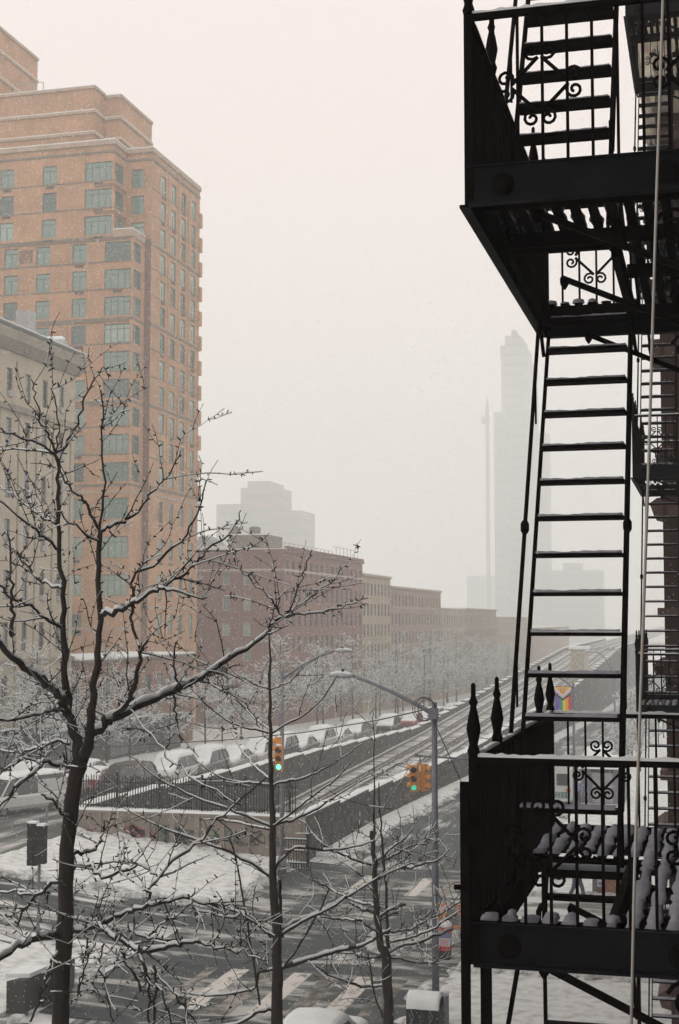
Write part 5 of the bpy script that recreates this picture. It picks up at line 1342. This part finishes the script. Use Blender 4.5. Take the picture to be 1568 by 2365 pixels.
# big tree at the left
DA = 13.9
tA = thing('street_tree', 'largest bare tree at the left, dark thick forked trunk with snowy knobbly branches', 'tree', tuple(at(140, 2365, d=DA).xy)+(-11.2,), 'bare street trees on our side of the avenue')
A = Tree(3, snowk=1.4)
b0 = at(140, 2365, d=DA)
A.limb(tA, [Vector((b0.x, b0.y, -11.3)), Vector((b0.x+.02, b0.y, -8))]+LP(DA, (140, 2365), (147, 2200), (155, 2000), (168, 1850), (183, 1760)), [.14, .11]+rp(DA, 39, 38, 36, 35, 38), sides=12, name='trunk', kids=.35, start=.45, jag=.008)
A.limb(tA, LP(DA, (180, 1775), (172, 1690, .1), (156, 1630, .15), (149, 1560, .1), (148, 1458, 0), (144, 1350, -.1), (137, 1205, -.1), (135, 1102, 0), (127, 1044)), rp(DA, 34, 30, 27, 20, 17, 15, 12, 10, 9), kids=2.0)
A.limb(tA, LP(DA, (127, 1044), (110, 1000, -.1), (96, 975, -.15), (85, 920, -.2), (72, 876, -.2)), rp(DA, 8, 6, 5, 4, 3), kids=2)
A.limb(tA, LP(DA, (127, 1048), (152, 1030, .1), (178, 975, .2), (202, 915, .3), (236, 848, .3)), rp(DA, 8, 6, 6, 5, 3), kids=2)
A.limb(tA, LP(DA, (124, 1046), (100, 1030, -.2), (50, 1010, -.5), (-10, 992, -.7)), rp(DA, 7, 6, 5, 4), kids=2.5)
A.limb(tA, LP(DA, (124, 1050), (80, 1042, .2), (-10, 1036, .6)), rp(DA, 6, 5, 4), kids=2)
A.limb(tA, LP(DA, (130, 1040), (133, 980, .1), (128, 930), (120, 880)), rp(DA, 5, 4, 4, 3), kids=2)
# second upright stem
A.limb(tA, LP(DA, (190, 1750), (205, 1700, -.2), (212, 1640, -.25), (222, 1560, -.3), (230, 1458, -.3), (231, 1340, -.3), (232, 1225, -.3)), rp(DA, 28, 27, 24, 20, 17, 15, 13), kids=2.0)
A.limb(tA, LP(DA, (232, 1228, -.3), (206, 1177, -.4), (185, 1153, -.5), (150, 1110, -.6), (128, 1060, -.6)), rp(DA, 10, 8, 7, 5, 4), kids=2.4)
A.limb(tA, LP(DA, (233, 1228, -.3), (236, 1120, -.2), (236, 990, -.1), (233, 900, -.1)), rp(DA, 8, 6, 5, 3), kids=2.4)
A.limb(tA, LP(DA, (232, 1226, -.3), (265, 1208, -.2), (303, 1197, 0), (340, 1155, .1), (380, 1105, .2), (418, 1040, .3)), rp(DA, 11, 9, 8, 6, 5, 3), kids=2.2)
A.limb(tA, LP(DA, (228, 1250, -.3), (190, 1225, -.6), (150, 1195, -.8), (135, 1160, -.9)), rp(DA, 6, 5, 4, 3), kids=2)
# big right limb
A.limb(tA, LP(DA, (186, 1770), (205, 1710, .1), (240, 1672, .2), (264, 1658, .3), (326, 1628, .5), (388, 1601, .7), (423, 1585, .9), (481, 1553, 1.0), (530, 1521, 1.2), (603, 1477, 1.4), (632, 1437, 1.5), (657, 1423, 1.5), (716, 1379, 1.7), (760, 1349, 1.8), (799, 1305, 1.9)), rp(DA, 34, 31, 28, 26, 24, 22, 21, 18, 16, 13, 11, 9, 6, 5, 3), kids=3.2, klen=(.3, .9))
A.limb(tA, LP(DA, (657, 1425, 1.5), (700, 1418, 1.6), (765, 1410, 1.5), (825, 1390, 1.5)), rp(DA, 7, 6, 5, 3), kids=2.5)
A.limb(tA, LP(DA, (655, 1423, 1.5), (625, 1385, 1.5), (590, 1350, 1.6), (555, 1315, 1.6), (510, 1300, 1.6)), rp(DA, 7, 6, 5, 4, 3), kids=2.5)
A.limb(tA, LP(DA, (668, 1415, 1.5), (690, 1360, 1.4), (705, 1310, 1.3), (720, 1270, 1.3)), rp(DA, 5, 4, 4, 3), kids=2)
A.limb(tA, LP(DA, (262, 1660, .3), (290, 1625, .2), (308, 1592, .1), (320, 1550), (328, 1500, -.1), (345, 1470, -.2)), rp(DA, 17, 15, 14, 13, 10, 7), kids=2.4)
A.limb(tA, LP(DA, (325, 1505), (305, 1440, .2), (308, 1390, .2), (308, 1335, .2), (370, 1294, .2), (428, 1232, .3), (456, 1170, .3), (476, 1108, .3)), rp(DA, 9, 9, 9, 8, 8, 6, 5, 3), kids=2.2)
A.limb(tA, LP(DA, (232, 1420, -.3), (270, 1410, -.4), (295, 1400, -.4), (322, 1383, -.4), (363, 1362, -.4), (400, 1366, -.4), (478, 1380, -.3)), rp(DA, 17, 15, 14, 12, 11, 7, 4), kids=3.2)
A.limb(tA, LP(DA, (356, 1366, -.4), (400, 1340, -.3), (445, 1307, -.2), (480, 1273, -.2), (537, 1225, 0), (556, 1178, .1)), rp(DA, 9, 8, 7, 6, 5, 3), kids=2.6)
A.limb(tA, LP(DA, (420, 1590, .9), (405, 1560, .7), (403, 1520, .6), (410, 1480, .6)), rp(DA, 8, 7, 5, 4), kids=3)
A.limb(tA, LP(DA, (400, 1600, .8), (404, 1640, .7), (408, 1680, .6), (418, 1715, .5)), rp(DA, 7, 6, 5, 4), kids=3)
A.limb(tA, LP(DA, (470, 1562, 1), (500, 1590, .8), (540, 1605, .8), (580, 1640, .8), (600, 1680, .8)), rp(DA, 5, 5, 4, 4, 3), kids=2)
A.limb(tA, LP(DA, (300, 1640, .4), (350, 1700, -.2), (400, 1760, -.6), (470, 1815, -1.0), (560, 1860, -1.2)), rp(DA, 5, 5, 4, 4, 3), kids=1.4)
# left limbs
A.limb(tA, LP(DA, (158, 1655), (140, 1615, -.1), (110, 1579, -.2), (80, 1555, -.3), (48, 1535, -.4), (0, 1490, -.6), (-30, 1440, -.7)), rp(DA, 26, 25, 24, 22, 20, 16, 12), kids=2.4)
A.limb(tA, LP(DA, (147, 1455, 0), (100, 1425, -.2), (68, 1400, -.3), (27, 1379, -.4), (-10, 1345, -.5)), rp(DA, 10, 9, 9, 8, 6), kids=2.6)
A.limb(tA, LP(DA, (28, 1470, -.4), (30, 1420, -.4), (27, 1379, -.4), (26, 1324, -.4), (17, 1228, -.3)), rp(DA, 11, 10, 9, 7, 4), kids=2.6)
A.limb(tA, LP(DA, (134, 1216, -.1), (100, 1192, .1), (68, 1174, .3), (0, 1122, .6)), rp(DA, 7, 6, 5, 4), kids=2)
A.limb(tA, LP(DA, (136, 1268), (100, 1240, -.3), (68, 1211, -.5), (-5, 1155, -.8)), rp(DA, 8, 7, 6, 4), kids=2.4)
A.limb(tA, LP(DA, (142, 1360), (110, 1350, .2), (86, 1335, .3), (45, 1280, .5), (5, 1216, .7)), rp(DA, 9, 8, 7, 5, 3), kids=2.4)
A.limb(tA, LP(DA, (166, 1770), (130, 1764, -.2), (97, 1768, -.4), (60, 1795, -.6), (26, 1830, -.8), (-15, 1880, -1.0)), rp(DA, 14, 12, 12, 10, 8, 6), kids=2.6)
A.limb(tA, LP(DA, (97, 1768, -.4), (60, 1748, -.4), (30, 1770, -.5), (-10, 1790, -.5)), rp(DA, 7, 6, 5, 4), kids=2.4)
A.limb(tA, LP(DA, (162, 1718), (119, 1712, .1), (84, 1729, .2), (40, 1735, .3), (-10, 1730, .4)), rp(DA, 9, 8, 7, 5, 4), kids=2.6)
A.limb(tA, LP(DA, (154, 1645), (119, 1640, -.3), (79, 1652, -.5), (26, 1663, -.7), (-12, 1656, -.8)), rp(DA, 9, 8, 8, 7, 5), kids=2.6)
A.limb(tA, LP(DA, (160, 1890), (140, 1875, -.2), (128, 1850, -.3), (95, 1835, -.5)), rp(DA, 8, 7, 6, 4), kids=2)
# low whorls
A.limb(tA, LP(DA, (140, 2160), (100, 2163, -.3), (73, 2173, -.5), (29, 2193, -.8), (-15, 2222, -1.1)), rp(DA, 21, 19, 17, 16, 15), kids=3.2, klen=(.3, .9))
A.limb(tA, LP(DA, (145, 2037), (120, 2040, .2), (98, 2061, .3), (60, 2095, .5), (40, 2140, .6)), rp(DA, 13, 12, 10, 8, 5), kids=3.2, klen=(.3, .9))
A.limb(tA, LP(DA, (40, 2062, .6), (80, 2068, .5), (110, 2058, .5), (30, 2058, 1.0), (-10, 2068, 1.2)), rp(DA, 6, 7, 7, 6, 5), kids=3, klen=(.3, .8))
A.limb(tA, LP(DA, (142, 2190), (118, 2220, -.2), (105, 2260, -.3), (98, 2300, -.4), (70, 2360, -.5)), rp(DA, 10, 9, 8, 7, 6), kids=2.6, klen=(.3, .8))
A.limb(tA, LP(DA, (160, 2150), (190, 2145), (210, 2139), (235, 2129, -.1), (293, 2107, -.2), (342, 2090, -.3), (391, 2078, -.4), (455, 2083, -.4), (520, 2092, -.4), (575, 2102, -.4)), rp(DA, 18, 17, 15, 15, 13, 11, 9, 8, 6, 4), kids=4.2, klen=(.3, .9))
A.limb(tA, LP(DA, (342, 2090, -.3), (347, 2055, -.2), (365, 2027, 0), (416, 1978, .2), (475, 1924, .4), (530, 1868, .5), (617, 1795, .7)), rp(DA, 9, 9, 9, 9, 8, 6, 4), kids=2.0, klen=(.3, 1.0))
A.limb(tA, LP(DA, (365, 2027), (340, 2005, .1), (300, 1990, .3), (240, 1990, .4), (180, 1995, .4)), rp(DA, 6, 6, 6, 5, 5), kids=3, klen=(.3, .8))
A.limb(tA, LP(DA, (172, 1998), (210, 2003, -.4), (235, 2022, -.6), (294, 2010, -.8), (315, 2000, -.9)), rp(DA, 11, 10, 9, 8, 5), kids=3.4, klen=(.25, .7))
A.limb(tA, LP(DA, (170, 1972), (205, 1965, .4), (225, 1955, .5), (236, 1935, .6), (240, 1895, .7)), rp(DA, 9, 9, 8, 6, 4), kids=2.8, klen=(.25, .7))
A.limb(tA, LP(DA, (222, 2128, -.1), (232, 2142, -.4), (270, 2165, -.6), (300, 2180, -.7), (323, 2200, -.8)), rp(DA, 12, 13, 12, 12, 18), kids=5, klen=(.3, .8))
for pts_, w_ in ((((323, 2200, -.8), (382, 2187, -.9), (425, 2180, -1), (460, 2176, -1)), (14, 13, 11, 8)), (((455, 2176, -1), (500, 2186, -1), (560, 2200, -1), (610, 2218, -1)), (8, 7, 5, 4)),
                 (((323, 2200, -.8), (336, 2240, -.9), (344, 2290, -.9), (350, 2370, -.9)), (9, 8, 7, 5)), (((350, 2240, -.9), (395, 2290, -1), (430, 2330, -1), (450, 2360, -1)), (6, 6, 5, 4)),
                 (((280, 2200, -.7), (300, 2240, -.7), (320, 2280, -.7), (335, 2300, -.7)), (6, 6, 5, 4)), (((350, 2240, -.9), (380, 2310, -1.1), (400, 2370, -1.1)), (6, 5, 4)),
                 (((240, 2180, -.5), (232, 2230, -.5), (245, 2290, -.5), (262, 2360, -.5)), (5, 5, 4, 4)), (((300, 2150, -.5), (345, 2165, -.6), (400, 2175, -.6)), (8, 7, 5)),
                 (((345, 2160, -.5), (380, 2130, -.6), (430, 2100, -.6), (450, 2050, -.6)), (6, 5, 4, 3)), (((200, 2150, -.2), (196, 2200, -.3), (186, 2260, -.3), (172, 2310, -.3)), (6, 5, 4, 3)), (((215, 2150, -.2), (210, 2200, -.5), (190, 2250, -.6), (180, 2300, -.6)), (5, 5, 4, 3)),
                 (((355, 2230, -.9), (360, 2290, -.9), (354, 2370, -.9)), (8, 7, 6)), (((450, 2100, -.5), (520, 2118, -.6), (570, 2115, -.6), (625, 2165, -.6)), (6, 6, 6, 5))):
    A.limb(tA, LP(DA, *pts_), rp(DA, *w_), kids=4, klen=(.25, .8))
A.finish(tA)

# middle slender tree
DB = 20.1
bb = at(640, 2365, d=DB)
tB = thing('street_tree', 'slender middle tree with one straight stem and regular pairs of rising snowy branches', 'tree', (bb.x, bb.y, -11.2), 'bare street trees on our side of the avenue')
B = Tree(5, snowk=1.2, spur=.45, minr=.0045)
B.limb(tB, [Vector((bb.x, bb.y, -11.3)), Vector((bb.x, bb.y, -8.5))]+LP(DB, (640, 2365), (639, 2250), (640, 2170), (632, 2060), (628, 1900), (626, 1800), (625, 1690), (623, 1560), (622, 1440)), [.12, .1]+rp(DB, 27, 26, 22, 20, 14, 11, 9, 6, 2.5), sides=10, name='trunk', kids=.3, start=.4, jag=.006)
for pts_, w_, dz in ((((622, 1592), (585, 1578), (545, 1556), (505, 1515)), (5, 4, 3, 2), 0), (((623, 1592), (650, 1583), (676, 1568), (709, 1535), (760, 1500)), (5, 4, 4, 3, 2), 0),
                 (((626, 1694), (590, 1684), (537, 1671), (480, 1630), (440, 1590)), (7, 6, 5, 4, 2), 0), (((626, 1690), (580, 1650), (537, 1605), (500, 1560)), (5, 5, 4, 2), 1),
                 (((627, 1693), (670, 1668), (713, 1645), (750, 1605), (780, 1560)), (7, 6, 5, 4, 3), 0), (((625, 1814), (585, 1808), (540, 1805), (500, 1790), (440, 1745)), (6, 6, 5, 4, 2), 0),
                 (((625, 1800), (590, 1772), (560, 1735), (530, 1680)), (6, 5, 4, 3), 1), (((627, 1814), (660, 1806), (695, 1799), (740, 1780), (772, 1763), (835, 1718)), (7, 7, 6, 5, 4, 3), 0),
                 (((625, 1909), (580, 1889), (530, 1870), (450, 1840), (370, 1800), (300, 1745)), (9, 8, 7, 6, 5, 3), 0), (((625, 1915), (570, 1905), (520, 1895), (460, 1893)), (7, 6, 5, 3), 1),
                 (((628, 1910), (655, 1898), (684, 1891), (735, 1865), (780, 1835), (864, 1785)), (9, 9, 8, 7, 5, 3), 0), (((628, 1908), (670, 1880), (720, 1840), (775, 1800), (810, 1760)), (6, 6, 5, 4, 3), -1),
                 (((627, 2023), (580, 1995), (530, 1968), (440, 1935), (360, 1905), (285, 1865)), (10, 9, 8, 7, 5, 3), 0), (((630, 2030), (600, 2010), (560, 1990)), (8, 7, 4), 1),
                 (((630, 2030), (640, 1998), (665, 1970), (691, 1957), (765, 1963), (820, 1955), (870, 1940)), (9, 8, 8, 8, 7, 5, 4), 0),
                 (((633, 2164), (605, 2140), (573, 2115), (520, 2098), (460, 2080)), (11, 10, 9, 7, 5), 0), (((640, 2164), (670, 2145), (710, 2122), (767, 2095), (800, 2070)), (12, 11, 9, 8, 6), 0),
                 (((648, 2235), (691, 2222), (764, 2201), (805, 2190), (844, 2180), (902, 2145)), (14, 13, 12, 11, 9, 6), 0), (((642, 2150), (691, 2125), (735, 2108), (788, 2078), (861, 2036), (905, 2012), (955, 1993)), (11, 10, 9, 8, 7, 5, 4), .4),
                 (((634, 2239), (600, 2245), (590, 2280), (560, 2290), (480, 2300), (420, 2291)), (8, 8, 7, 7, 6, 4), 0), (((636, 2330), (600, 2335), (560, 2360), (500, 2372)), (13, 11, 9, 8), 0),
                 (((600, 2320), (588, 2240), (575, 2150), (560, 2070), (548, 2000), (530, 1930)), (7, 6, 6, 5, 5, 4), -.6), (((650, 2240), (680, 2200), (705, 2160), (740, 2100), (760, 2050)), (8, 7, 6, 5, 4), 0)):
    B.limb(tB, LP(DB, *[(u, v, dz*.5*i) for i, (u, v) in enumerate(pts_)]), rp(DB, *w_), sides=6, kids=.8, klen=(.4, 1.3), lev=1, start=.25, jag=.006, dens=1.0)
B.limb(tB, LP(DB, (652, 2165, .1), (648, 2100, .1), (646, 2032, .1)), rp(DB, 9, 8, 8), sides=7, name='broken_stem', kids=.3, jag=.005)
B.finish(tB)

# right-hand small tree by the lamp pole
DC = 26.7
bc_ = at(898, 2365, d=DC)
tC = thing('street_tree', 'smaller bushy bare tree just left of the nearest lamp pole, stubby pruned stems', 'tree', (bc_.x, bc_.y, -11.2), 'bare street trees on our side of the avenue')
Cc = Tree(9, snowk=1.2, spur=.5, minr=.0055)
Cc.limb(tC, [Vector((bc_.x, bc_.y, -11.3)), Vector((bc_.x, bc_.y, -10))]+LP(DC, (898, 2365), (891, 2213), (879, 2183), (870, 2095), (864, 1992), (858, 1919)), [.14, .13]+rp(DC, 24, 24, 18, 14, 12, 9), sides=10, name='trunk', kids=.4, start=.4, jag=.008)
Cc.limb(tC, LP(DC, (862, 1960), (864, 1895), (864, 1740), (863, 1645)), rp(DC, 9, 6, 3, 2), sides=6, kids=1.2, klen=(.3, .9))
Cc.limb(tC, LP(DC, (897, 2190), (893, 2125), (885, 1978), (880, 1900), (875, 1807)), rp(DC, 12, 9, 7, 5, 3), sides=7, kids=1.4, klen=(.3, 1.0))
for pts_, w_ in ((((897, 2201), (935, 2183), (1002, 2163), (1046, 2145)), (9, 9, 8, 5)), (((897, 2151), (925, 2150), (952, 2144), (999, 2119), (1035, 2100), (1064, 2080)), (7, 6, 6, 6, 5, 3)),
                 (((902, 2175), (940, 2168), (985, 2151), (1030, 2125), (1066, 2098)), (7, 7, 6, 6, 4)), (((885, 2276), (850, 2278), (820, 2274), (770, 2255), (729, 2230)), (8, 7, 7, 6, 4)),
                 (((858, 1998), (815, 1985), (779, 1969), (740, 1945), (718, 1920)), (7, 7, 6, 5, 3)), (((862, 1994), (885, 1980), (908, 1957), (930, 1940), (952, 1915)), (7, 6, 6, 5, 3)),
                 (((862, 1998), (890, 1985), (925, 1965), (960, 1950), (985, 1950)), (6, 6, 5, 4, 3)), (((868, 2092), (830, 2085), (790, 2070), (750, 2045), (715, 2030)), (7, 7, 6, 5, 3)),
                 (((865, 2060), (830, 2020), (800, 1995), (765, 1975)), (6, 5, 4, 3)), (((870, 2110), (840, 2100), (810, 2085)), (9, 10, 12)), (((875, 2118), (905, 2100), (935, 2089)), (9, 9, 9)),
                 (((878, 2125), (900, 2114), (918, 2109)), (8, 8, 9)), (((880, 2160), (850, 2140), (820, 2125), (780, 2122), (740, 2118)), (7, 6, 6, 5, 3)), (((885, 2210), (840, 2210), (790, 2200), (740, 2210)), (7, 6, 5, 4)),
                 (((870, 2030), (910, 2010), (960, 2000), (1010, 1988), (1040, 1960)), (6, 6, 6, 5, 3)), (((890, 2360), (865, 2300), (855, 2240), (850, 2200)), (6, 5, 5, 3)), (((900, 2210), (950, 2220), (1000, 2222), (1012, 2215)), (6, 6, 5, 4))):
    Cc.limb(tC, LP(DC, *[(u, v, .25*i*(1 if hash((u, v)) % 2 else -1)) for i, (u, v) in enumerate(pts_)]), rp(DC, *w_), sides=6, kids=2.2, klen=(.3, .9), lev=1, start=.2, dens=1.6)
Cc.finish(tC)

# pavement trees across and beyond: one of each kind grown once, then copied
def street_tree_proto(seed, H, spreadr, mr, thick, trunkm=BARK, snowm=SNOW, lev=3, kk=1.5):
    """local frame, trunk foot at origin"""
    rr = random.Random(seed); root = bpy.data.objects.new('street_tree', None); C.objects.link(root)
    T = Tree(seed, spur=0, snowk=kk, sides=3, minr=mr, step=.42); T.minw = mr*1.5
    tr = [Vector((0, 0, -.3)), Vector((.05, 0, H*.2)), Vector((0, .1, H*.35)), Vector((.1, .05, H*.6)), Vector((0, 0, H*.8))]
    MB().tube(crom(tr, 3), [thick*(1-.7*i/12) for i in range(13)], 7).obj('trunk', trunkm, root, smooth=True)
    for k in range(30):
        q = rr.uniform(.12, .84); p = Vector((.03, .04, H*q)); a = k*2.4+rr.random(); el = rr.uniform(.35, 1.0)
        T.grow(p, Vector((cos(a)*cos(el), sin(a)*cos(el), sin(el))), (1.15-q)*H*spreadr*rr.uniform(.8, 1.2), thick*.42*(1.1-q), lev, up=.02, kink=.28, dens=1.9)
    T.tw.obj('crown', trunkm, root, stuff=False); T.sn.obj('snow', snowm, root, stuff=False)
    return root
pr_ = [street_tree_proto(21, 12, .42, .014, .14, kk=2.5, lev=3), street_tree_proto(22, 13.5, .40, .014, .16, kk=2.5, lev=3), street_tree_proto(23, 11, .46, .014, .13, kk=2.5, lev=3)]
used = [0, 0, 0]
def put_tree(k, x, y, z, s, label, group):
    o = pr_[k] if not used[k] else copy_tree(pr_[k])
    used[k] = 1; o.location = (x, y, z); o.scale = (s, s, s); o.rotation_euler.z = R.uniform(0, 6.28)
    return tag(o, label, 'tree', group)
y = 80; i = 0
WG = 'snowy trees along the far west pavement'
_a = ['leftmost', 'second', 'third', 'fourth', 'fifth', 'sixth', 'seventh', 'eighth', 'ninth', 'tenth', 'eleventh']
WL = ['%s snow laden street tree behind the driving cars, counted from the left edge' % q for q in _a[:4]] + ['%s snow dusted tree from the left in front of the tall tower' % q for q in _a[:6]] + ['%s snowy tree from the left in front of the dark brick block' % q for q in _a[:8]] + ['%s pale snowy tree from the left before the walk-up row' % q for q in _a[:10]] + ['%s faint tree from the left at the hazy end of the row' % q for q in _a]
while y < 330:
    lab = ('snow laden tree behind the driving cars at the far left' if y < 104 else 'snow dusted tree in front of the tall tower' if y < 150 else 'snowy tree in front of the dark brick block' if y < 200 else 'pale snowy tree in front of the walk-up row' if y < 262 else 'faint snowy tree at the far end of the walk-up row')
    lab = WL[i]
    put_tree(R.randrange(3), -44.6+R.uniform(-1.6, 1.6), y+R.uniform(-2.4, 2.4), gz(-44, y), R.uniform(.7, .95)*(.95 if y < 150 else 1.22), lab, WG+(' beside the cars' if y < 104 else ' by the tower' if y < 150 else ' by the brick block' if y < 200 else ' by the walk-ups' if y < 262 else ' far off'))
    y += 7.2 if y < 160 else 6.5; i += 1
for k, (x, y, s_) in enumerate(((-47, 94, .9), (-47.5, 86, .8))): put_tree(k, x, y, gz(x, y), s_, ['smaller snow laden tree by the beige wall, right one', 'smallest snow laden tree by the beige wall, left one'][k], 'small trees at the beige building')
i = 0
RLn = ['nearest thin snowy tree on the right pavement beyond the shed'] + ['%s thin snowy tree on the right pavement beyond the shed' % q for q in _a[1:9]] + ['farthest thin snowy tree on the right pavement']
for y in (110, 119, 128, 138, 148, 158, 170, 182, 195, 210):
    put_tree(i % 3, -6.6+R.uniform(-1.2, 1.0), y, gz(-6.6, y)+.1, R.uniform(.5, .68), RLn[i], 'bare trees on the right pavement'+(' far' if y > 95 else ' near')); i += 1

# ------------------------------------------------------------------ falling snow and hazy air
b = MB(); rs = random.Random(4)
for _ in range(75000):
    d = 22+120*rs.random()**1.1
    u = rs.uniform(-120, 1700); v = rs.uniform(-150, 2500)
    p = ray(u, v)*d
    if p.z < gz(p.x, p.y)+.05 or p.x > -.1: continue
    s_ = rs.uniform(.002, .004)+.00012*d
    i0 = len(b.v); dx = Vector((.35, .1, -.94))
    a = Vector((.94, 0, .35)); c = Vector((0, 1, .1)); l = s_*rs.uniform(1.2, 3.2)
    b.v += [tuple(p+dx*l), tuple(p-dx*l), tuple(p+a*s_), tuple(p-a*s_*.8+c*s_*.6), tuple(p-a*s_*.5-c*s_*.9)]
    b.f += [(i0, i0+2, i0+3), (i0, i0+3, i0+4), (i0, i0+4, i0+2), (i0+1, i0+3, i0+2), (i0+1, i0+4, i0+3), (i0+1, i0+2, i0+4)]
fs = b.obj('falling_snow', mat('snowflake', (.9, .9, .9), None, rough=1)); fs['kind'] = 'stuff'
tag(fs, 'snowflakes driving down through the whole street', 'snowfall', kind='stuff')

hz = MB().box(-680, 460, -90, 1180, -30, 150).obj('haze', None if False else BLACK)
hm = bpy.data.materials.new('haze_air'); hm.use_nodes = True; ht_ = hm.node_tree; ht_.nodes.clear()
pv = ht_.nodes.new('ShaderNodeVolumePrincipled'); pv.inputs['Color'].default_value = (.93, .99, .978, 1); pv.inputs['Density'].default_value = HAZE
oo = ht_.nodes.new('ShaderNodeOutputMaterial'); ht_.links.new(pv.outputs[0], oo.inputs['Volume'])
hz.data.materials.clear(); hz.data.materials.append(hm)
tag(hz, 'snowy haze filling the whole street', 'haze', kind='stuff')
for o in list(bpy.data.objects):
    if o.type == 'EMPTY' and not o.children: bpy.data.objects.remove(o)
